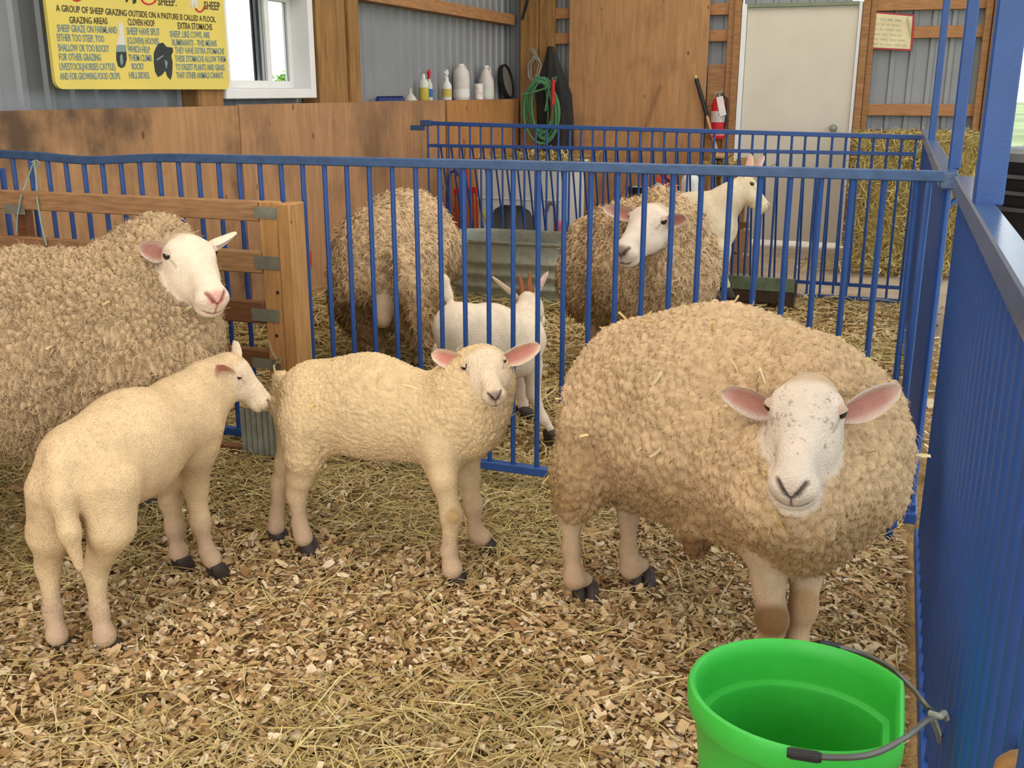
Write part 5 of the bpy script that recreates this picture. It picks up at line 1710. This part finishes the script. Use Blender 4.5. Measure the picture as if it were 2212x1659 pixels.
# lamb at the left, seen from behind
c = dict(LAMB); c.update(eye_r=0.014)
animal('lamb', 'cream lamb at the left seen from behind, nose touching the other lamb', 'lamb',
    [('S', 0.06, [(178, 1000, 2.40, .103), (285, 948, 2.54, .112), (388, 908, 2.70, .102)]),
     ('S', 0.05, [(395, 880, 2.72, .088), (440, 845, 2.76, .072), (492, 806, 2.80, .058)]),
     ('S', 0.05, [(205, 1050, 2.42, .085), (300, 1000, 2.56, .088)]),
     ('S', 0.04, [(425, 925, 2.72, .060), (420, 975, 2.73, .05)]),
     ('S', 0.02, [(128, 1000, 2.31, .034), (133, 1070, 2.295, .031), (150, 1150, 2.30, .022), (172, 1225, 2.33, .010)])],
    (at(498, 790, 2.80), at(571, 862, 2.83), camv(0.15, 0.0, 1.0), 0.555),
    [(132, 1408, 0, [(125, 1060, -0.02, .072), (108, 1150, -0.01, .048), (104, 1222, 0.02, .026), (114, 1320, 0, .0185), (124, 1375, -0.01, .021)]),
     (236, 1410, 0, [(235, 1050, 0, .075), (240, 1140, -0.02, .050), (206, 1228, 0.03, .027), (214, 1320, 0, .0185), (226, 1375, -0.01, .022)]),
     (468, 1245, 0, [(425, 960, -0.04, .055), (422, 1050, 0, .031), (432, 1125, 0, .024), (447, 1190, 0, .0175), (460, 1222, 0, .020)]),
     (392, 1228, 0, [(375, 980, -0.05, .05), (368, 1080, 0, .028), (377, 1140, 0, .023), (384, 1190, 0, .017), (389, 1212, 0, .02)])],
    0.0040, c, dict(amp=0.0, scale=(1, 1, 1), fuzz=26000), (0.3, 0.95), FL,
    ears=[((-0.072, 0.04, -0.015), (468, 788, 2.67), (-1.0, 0.35, 0.1), 0.048, (0, 0, 0)), ((0.03, 0.02, 0.0), (507, 736, 2.90), (0.6, 0.5, 0.1), 0.04, (0, 0, 0))])

# lamb in the middle, head to the camera
c = dict(LAMB); c.update(nose=S(150, 124, 116), nostril=S(62, 52, 50), pad=0.85, spots=[((982, 1120, 2.74), 0.03, S(176, 140, 80), 0.6)])
animal('lamb', 'cream lamb in the middle standing side on and looking at the camera', 'lamb',
    [('W', 0.06, [(688, 858, 2.99, .112), (800, 868, 2.94, .126), (955, 898, 2.88, .116)]),
     ('W', 0.05, [(690, 900, 2.97, .10), (810, 905, 2.93, .102), (950, 925, 2.87, .103)]),
     ('W', 0.05, [(1005, 900, 2.83, .115), (1020, 850, 2.82, .108), (1042, 812, 2.80, .085)]),
     ('W', 0.03, [(606, 820, 3.02, .026), (601, 870, 3.03, .026), (611, 920, 3.03, .016)]),
     ('W', 0.04, [(672, 930, 2.95, .090), (660, 985, 2.94, .055)]),
     ('W', 0.04, [(950, 960, 2.82, .072), (955, 1005, 2.80, .046)])],
    (at(1043, 768, 2.76), at(1066, 846, 2.665), camv(1, 0.13, 0.10), 0.62),
    [(664, 1192, 0, [(660, 960, 0.0, .055), (648, 1030, 0.0, .036), (640, 1065, 0.01, .027), (648, 1135, 0, .0195), (656, 1170, -0.01, .022)]),
     (600, 1168, 0, [(640, 940, 0, .06), (618, 1000, 0.0, .030), (604, 1040, 0.01, .0235), (598, 1110, 0, .0185), (597, 1145, -0.01, .021)]),
     (985, 1262, 0, [(950, 970, 0.04, .05), (958, 1035, 0.0, .033), (975, 1112, 0, .0265), (970, 1190, 0, .0185), (977, 1235, -0.01, .023)]),
     (1052, 1192, 0, [(1005, 970, 0, .05), (1012, 1030, 0.0, .030), (1022, 1092, 0, .024), (1026, 1145, 0, .017), (1040, 1176, -0.01, .021)])],
    0.0040, c, dict(amp=0.006, scale=(100, 100, 90), warp=0.4, crack=0.9, lump=0.004, locks=40000, len=(0.004, 0.009), wid=(0.0010, 0.0020), crimp=0.6, lift=0.5, fuzz=6000),
    (0.93, 0.1), FL,
    ears=[((-0.062, 0.04, -0.02), (931, 770, 2.79), (0.3, 0.75, 0.5), 0.056, (0, 0, 0.008)), ((0.062, 0.04, -0.02), (1168, 745, 2.80), (-0.2, 0.75, 0.5), 0.056, (0, 0, 0.0))], bits=12)

# ewe seen from behind in the middle pen
c = dict(EWE); c.update(soil_amt=0.7, soil_top=0.55, spots=[((826, 678, 4.6), 0.065, S(214, 160, 140), 0.95), ((775, 690, 4.75), 0.13, S(96, 68, 40), 0.7)])
def extra5(root, hd): pass
animal('sheep', 'ewe seen from behind through the gate, tail hanging, near the plywood wall', 'sheep',
    [('W', 0.09, [(830, 560, 4.90, .25), (870, 530, 5.16, .245), (905, 545, 5.4, .23)]),
     ('W', 0.07, [(790, 620, 4.86, .17), (900, 640, 4.95, .16)]),
     ('W', 0.06, [(780, 660, 4.84, .13), (800, 730, 4.84, .06)]),
     ('W', 0.06, [(885, 660, 4.82, .13), (905, 735, 4.82, .06)]),
     ('W', 0.04, [(860, 560, 4.68, .06), (885, 620, 4.60, .055), (905, 690, 4.58, .04), (912, 740, 4.58, .022)]),
     ('S', 0.03, [(830, 650, 4.72, .05), (826, 690, 4.70, .042)])],
    None,
    [(815, 812, 0, [(805, 710, 0, .055), (818, 750, 0.02, .03), (816, 790, 0, .024)]), (905, 806, 0, [(900, 710, 0, .055), (905, 750, 0.02, .03), (905, 785, 0, .024)]),
     (900, 740, 0, [(900, 640, 0, .07), (900, 700, 0, .03)]), (960, 735, 0, [(950, 640, 0, .06), (955, 700, 0, .03)])],
    0.0075, c, dict(amp=0.018, scale=(36, 36, 26), warp=0.4, crack=0.9, lump=0.016, locks=16000, len=(0.02, 0.045), wid=(0.005, 0.010), crimp=0.4, lift=0.35),
    (0.3, 0.95), FL, bits=20)

# ewe behind the gate on the right, head turned to the left
c = dict(EWE); c.update(nose=S(140, 116, 106), nostril=S(74, 58, 54), pad=0.9)
animal('sheep', 'ewe behind the gate with her head turned left, a white goat behind her', 'sheep',
    [('W', 0.09, [(1335, 560, 5.0, .255), (1395, 560, 4.75, .25), (1445, 590, 4.6, .20)]),
     ('W', 0.08, [(1300, 610, 4.98, .20), (1400, 640, 4.75, .20), (1440, 680, 4.65, .17)]),
     ('W', 0.07, [(1440, 540, 4.60, .19), (1432, 485, 4.56, .14), (1428, 440, 4.58, .07)]),
     ('W', 0.06, [(1478, 600, 4.50, .11), (1470, 660, 4.52, .10)])],
    (at(1418, 458, 4.40), at(1330, 562, 4.24), camv(0.80, -0.12, -0.50), 1.12),
    [(1440, 865, 0, [(1440, 740, 0, .06), (1440, 820, 0, .026)]), (1490, 850, 0, [(1485, 740, 0, .06), (1488, 815, 0, .026)]),
     (1290, 800, 0, [(1290, 690, 0, .07), (1290, 770, 0, .026)]), (1340, 790, 0, [(1340, 690, 0, .07), (1340, 760, 0, .026)])],
    0.0065, c, dict(amp=0.02, scale=(36, 36, 22), warp=0.5, crack=1.3, lump=0.016, locks=18000, len=(0.02, 0.045), wid=(0.005, 0.010), crimp=0.6, lift=0.4),
    (0.5, -0.85), FL,
    ears=[((-0.062, 0.03, -0.02), (1302, 449, 4.46), (0.3, 0.5, 0.6), 0.07, (0, 0, 0.0)), ((0.066, 0.035, -0.012), (1484, 472, 4.24), (-0.2, 0.8, 0.5), 0.068, (0, 0, 0))], bits=20)

# goats
GOAT = dict(LAMB); GOAT.update(skin=S(234, 214, 188), face=S(234, 214, 188), leg=S(230, 208, 184), goat=True, nose=S(206, 158, 140), ear_in=S(228, 176, 160), ear_rim=S(236, 206, 190))
def horns(root, hd):
    horn_m = mat('horn', S(150, 92, 58), 0.6, 0, 0.15, 40)
    for sx in (-1, 1):
        b_ = MB()
        p0 = Vector(hd.w(sx * 0.024, 0.0, 0.03)); ups = Vector(hd.Z) * 0.4 - Vector(hd.Y) * 0.6 + Vector((0, 0, 0.7))
        ups.normalize()
        b_.tube([p0, p0 + ups * 0.035 * hd.hs / 0.6, p0 + ups * 0.075 * hd.hs / 0.6 + Vector(hd.X) * (0.008 * sx)], [0.013, 0.011, 0.004], 10)
        b_.build('horn', horn_m, root, smooth=True)
animal('goat', 'white young goat with brown horns behind the gate, turned away', 'goat',
    [('S', 0.05, [(990, 708, 3.62, .092), (1060, 720, 3.76, .10), (1125, 735, 3.90, .098)]),
     ('S', 0.04, [(1000, 745, 3.64, .08), (1110, 770, 3.86, .085)]),
     ('S', 0.04, [(1125, 700, 3.94, .068), (1142, 665, 4.02, .05)]),
     ('S', 0.02, [(968, 640, 3.62, .020), (960, 605, 3.62, .014), (955, 596, 3.62, .008)])],
    (at(1138, 640, 4.00), at(1165, 690, 4.12), camv(-0.9, -0.15, 0.25), 0.62),
    [(1192, 958, 0, [(1150, 790, 0.03, .042), (1152, 850, 0.02, .024), (1172, 905, 0.0, .018)]), (1130, 905, 0, [(1125, 790, 0.0, .042), (1128, 850, 0, .022), (1130, 885, 0, .017)]),
     (955, 955, 0, [(965, 760, 0, .055), (962, 840, 0, .03), (955, 900, 0, .018)]), (1010, 930, 0, [(1005, 760, 0, .05), (1005, 840, 0, .028), (1008, 890, 0, .018)])],
    0.0050, GOAT, dict(amp=0.0, scale=(1, 1, 1), fuzz=9000), (0.6, 0.8), FL,
    ears=[((0.055, 0.02, -0.01), (1064, 592, 3.90), (-0.2, -0.8, 0.4), 0.042, (0, 0, -0.008)), ((-0.05, 0.02, -0.01), (1183, 586, 4.0), (0.2, -0.8, 0.4), 0.040, (0, 0, 0))], eyes=(), extra=horns)
G2 = dict(GOAT); G2.update(skin=S(230, 210, 178), face=S(230, 210, 178))
animal('goat', 'white goat standing at the feed trough, head in profile to the right', 'goat',
    [('S', 0.07, [(1440, 480, 6.45, .165), (1500, 478, 6.3, .165), (1540, 490, 6.22, .15)]),
     ('S', 0.06, [(1535, 455, 6.2, .115), (1575, 430, 6.16, .085), (1606, 404, 6.14, .066)]),
     ('S', 0.05, [(1550, 510, 6.16, .085), (1556, 545, 6.14, .055)])],
    (at(1606, 392, 6.14), at(1655, 446, 6.10), camv(0.1, 0.0, 1.0), 0.86),
    [(1570, 640, 0.12, [(1558, 540, 0, .06), (1562, 585, 0, .026), (1568, 620, 0, .021)]), (1545, 645, 0.12, [(1540, 540, 0, .06), (1545, 590, 0, .026), (1545, 625, 0, .021)]),
     (1440, 668, 0, [(1440, 545, 0, .07), (1440, 600, 0, .03), (1440, 645, 0, .022)]), (1470, 655, 0, [(1465, 545, 0, .07), (1468, 600, 0, .03), (1470, 635, 0, .022)])],
    0.0070, G2, dict(amp=0.0, scale=(1, 1, 1), fuzz=7000), (0.95, 0.2), FL,
    ears=[((-0.045, 0.0, 0.0), (1624, 332, 6.12), (-0.7, 0.7, 0.0), 0.065, (0, 0, 0)), ((0.04, 0.0, 0.01), (1652, 336, 6.24), (-0.7, 0.7, 0.0), 0.06, (0, 0, 0))], eyes=(-1, 1))
# ------------------------------------------------------------------ bedding: shavings and hay
def bed_z(x, y):
    P = np.stack([x * 2.3, y * 2.3, x * 0], 1)
    z = 0.008 + 0.014 * vnoise(P, 3) + 0.006 * vnoise(P * 3.1, 4)
    # hay drifted against the left wall in the middle pen and along the rack
    z = z + 0.10 * np.exp(-((x + 3.40) / 0.35) ** 2) * sstep(y, 3.2, 4.0) * sstep(y, 6.8, 6.2)
    z = z + 0.03 * np.exp(-((y - 2.8) / 0.25) ** 2) * (x < -1.6)
    return z
nx, ny = 150, 260
gx, gy = np.linspace(-3.41, 0.30, nx), np.linspace(-0.6, 7.1, ny)
GX, GY = np.meshgrid(gx, gy, indexing='ij')
zz = bed_z(GX.ravel(), GY.ravel()) - 0.012
Vb = np.stack([GX.ravel(), GY.ravel(), zz], 1)
ii = (np.arange(nx - 1)[:, None] * ny + np.arange(ny - 1)[None]).ravel()
Fb = np.stack([ii, ii + ny, ii + ny + 1, ii + 1], 1)
bedding = fast_mesh('bedding', Vb, Fb, M['dirt'], None, None, True)
tag(bedding, 'trampled bedding of shavings and hay covering the pen floor', 'bedding', kind='stuff')

chip_m = mat('wood_shaving', (1, 1, 1), 0.85, 0, 0.12, 40, attr='Col', spec=0.15)
CHIPC = np.array([S(212, 182, 138), S(198, 164, 118), S(176, 138, 94), S(224, 198, 158), S(232, 210, 176), S(156, 120, 78), S(188, 152, 108), S(204, 170, 126)])
def chips(name, n, xr, yr, size, seed, dens=None, zflat=None):
    r0 = np.random.default_rng(seed)
    x, y = r0.uniform(*xr, n), r0.uniform(*yr, n)
    if dens is not None:
        k = r0.uniform(0, 1, n) < dens(x, y)
        x, y = x[k], y[k]
        n = len(x)
    z = (bed_z(x, y) if zflat is None else np.where(x < 0.31, np.maximum(bed_z(x, y), zflat), zflat)) + np.abs(r0.normal(0, 0.006, n))
    L = r0.gamma(3.0, size / 3.0, n)[:, None] * 1.0 + 0.006
    W = L * r0.uniform(0.25, 0.65, n)[:, None]
    a = r0.uniform(0, 6.283, n)
    tilt = r0.normal(0, 0.38, (n, 2))
    D = np.stack([np.cos(a), np.sin(a), tilt[:, 0]], 1); D /= np.linalg.norm(D, axis=1, keepdims=True)
    B = np.stack([-np.sin(a), np.cos(a), tilt[:, 1]], 1); B /= np.linalg.norm(B, axis=1, keepdims=True)
    U = np.cross(D, B)
    cu = r0.uniform(-0.1, 0.35, n)[:, None]
    C0 = np.stack([x, y, z], 1)
    V = np.zeros((n, 3, 2, 3))
    for i, t in enumerate((-0.5, 0.0, 0.5)):
        wd = W * (1.0 if i == 1 else r0.uniform(0.5, 1.0, n)[:, None])
        c_ = C0 + D * L * t + U * L * cu * (0.25 - t * t) * 1.2
        V[:, i, 0] = c_ - B * wd / 2
        V[:, i, 1] = c_ + B * wd / 2
    idx = np.arange(n)[:, None] * 6
    F = np.stack([np.concatenate([idx + 2 * i, idx + 2 * i + 1, idx + 2 * i + 3, idx + 2 * i + 2], 1) for i in (0, 1)], 1).reshape(-1, 4)
    Cc = np.repeat(CHIPC[r0.integers(0, len(CHIPC), n)] * r0.uniform(0.9, 1.16, (n, 1)), 6, 0)
    return fast_mesh(name, V.reshape(-1, 3), F, chip_m, None, Cc)
def patch(x, y):
    P = np.stack([x * 1.3, y * 1.3, x * 0 + 5], 1)
    return vnoise(P, 12) + 0.5 * vnoise(P * 2.4, 13)
o = chips('wood_shavings', 95000, (-3.35, 0.13), (0.75, 3.3), 0.013, 41)
tag(o, 'pale wood shavings scattered over the front pen floor', 'shavings', kind='stuff')
o = chips('wood_shavings', 26000, (-3.3, 0.12), (3.3, 6.9), 0.018, 42)
tag(o, 'wood shavings on the floor of the pen behind the gate', 'shavings', kind='stuff')
o = chips('wood_shavings', 26000, (0.2, 1.5), (-0.2, 7.2), 0.014, 43, lambda x, y: np.clip(np.exp(-(x - 0.2) / 0.35) * (1.0 - 0.1 * y) * (1 + 0.6 * patch(x, y)), 0, 1), -0.028)
tag(o, 'thin shavings spilled outside the right fence', 'shavings', kind='stuff')

HAY2 = np.array([S(196, 174, 112), S(178, 152, 94), S(212, 190, 130), S(162, 138, 82), S(188, 168, 108), S(220, 202, 148)])
def hay(name, n, xr, yr, seed, dens, length=(0.04, 0.17), width=(0.0015, 0.0034), zup=0.012):
    def fn(n_, r0):
        X, Y = [], []
        got = 0
        while got < n_:
            x, y = r0.uniform(*xr, n_), r0.uniform(*yr, n_)
            k = r0.uniform(0, 1, n_) < dens(x, y)
            X.append(x[k]); Y.append(y[k]); got += k.sum()
        x, y = np.concatenate(X)[:n_], np.concatenate(Y)[:n_]
        z = bed_z(x, y) + 0.003 + np.abs(r0.normal(0, zup, n_))
        a = r0.uniform(0, 6.283, n_)
        D = np.stack([np.cos(a), np.sin(a), r0.normal(0, 0.16, n_)], 1)
        N_ = np.tile(np.array([[0, 0, 1.0]]), (n_, 1))
        return np.stack([x, y, z], 1), D, N_
    return straw_cards(n, fn, length, width, seed, name, None, hay_m, HAY2, 0.35)
def d_front(x, y):
    base = sstep(patch(x, y), -0.1, 0.7) * 0.6 + 0.12
    base = np.maximum(base, 0.95 * sstep(y, 2.3, 2.75) * (x < -0.75))
    base = np.maximum(base, 0.5 * np.exp(-(((x + 1.1) / 0.5) ** 2 + ((y - 1.45) / 0.25) ** 2)))
    base = np.maximum(base, 0.9 * sstep(-x, 1.7, 2.2) * sstep(y, 1.6, 2.2))
    return np.clip(base, 0, 1)
def d_mid(x, y):
    return np.clip(0.35 + 0.5 * sstep(patch(x, y), -0.3, 0.5) + 0.6 * sstep(-x, 1.8, 3.0), 0, 1)
o = hay('loose_hay', 23000, (-3.35, 0.12), (0.75, 3.35), 51, d_front)
tag(o, 'loose hay stems strewn over the front pen', 'hay', kind='stuff')
o = hay('loose_hay', 15000, (-3.30, 0.12), (3.3, 6.85), 52, d_mid, (0.06, 0.22), (0.003, 0.006), 0.02)
tag(o, 'loose hay strewn over the pen behind the gate', 'hay', kind='stuff')
# hay along the foot of the left wall and on top of the white tub
def d_one(x, y): return np.ones_like(x)
def heap(name, n, c, r, seed, label):
    def fn(n_, r0):
        q = r0.normal(0, 0.5, (n_, 3)) * np.array(r)[None]
        q[:, 2] = np.abs(q[:, 2])
        D = r0.normal(0, 1, (n_, 3)) * np.array((1, 0.7, 0.25))
        return q + np.array(c)[None], D, np.tile(np.array([[0, 0.3, 1.0]]), (n_, 1))
    o_ = straw_cards(n, fn, (0.08, 0.25), (0.004, 0.009), seed, name, None, hay_m, HAY2 * 1.08, 0.4)
    tag(o_, label, 'hay', kind='stuff')
heap('hay_heap', 700, ((HEAP[0] + HEAP[1]) / 2 + 0.1, HEAP[2] + 0.25, HEAP[3] + 0.005), (0.36, 0.3, 0.045), 61, 'heap of pale straw on top of the white tub')
sack = MB()
p = on(1120, 345, 'y', YT + 0.3)
heap('hay_heap', 700, (wp(1575, 350).x, YW + 0.15, wp(1570, 372).z + 0.002), (0.22, 0.2, 0.05), 62, 'wisps of hay on the wooden stand behind the goat')
heap('hay_heap', 900, (0.1, 8.3, 0.0), (0.6, 0.25, 0.04), 63, 'loose hay fallen in front of the stacked bales')
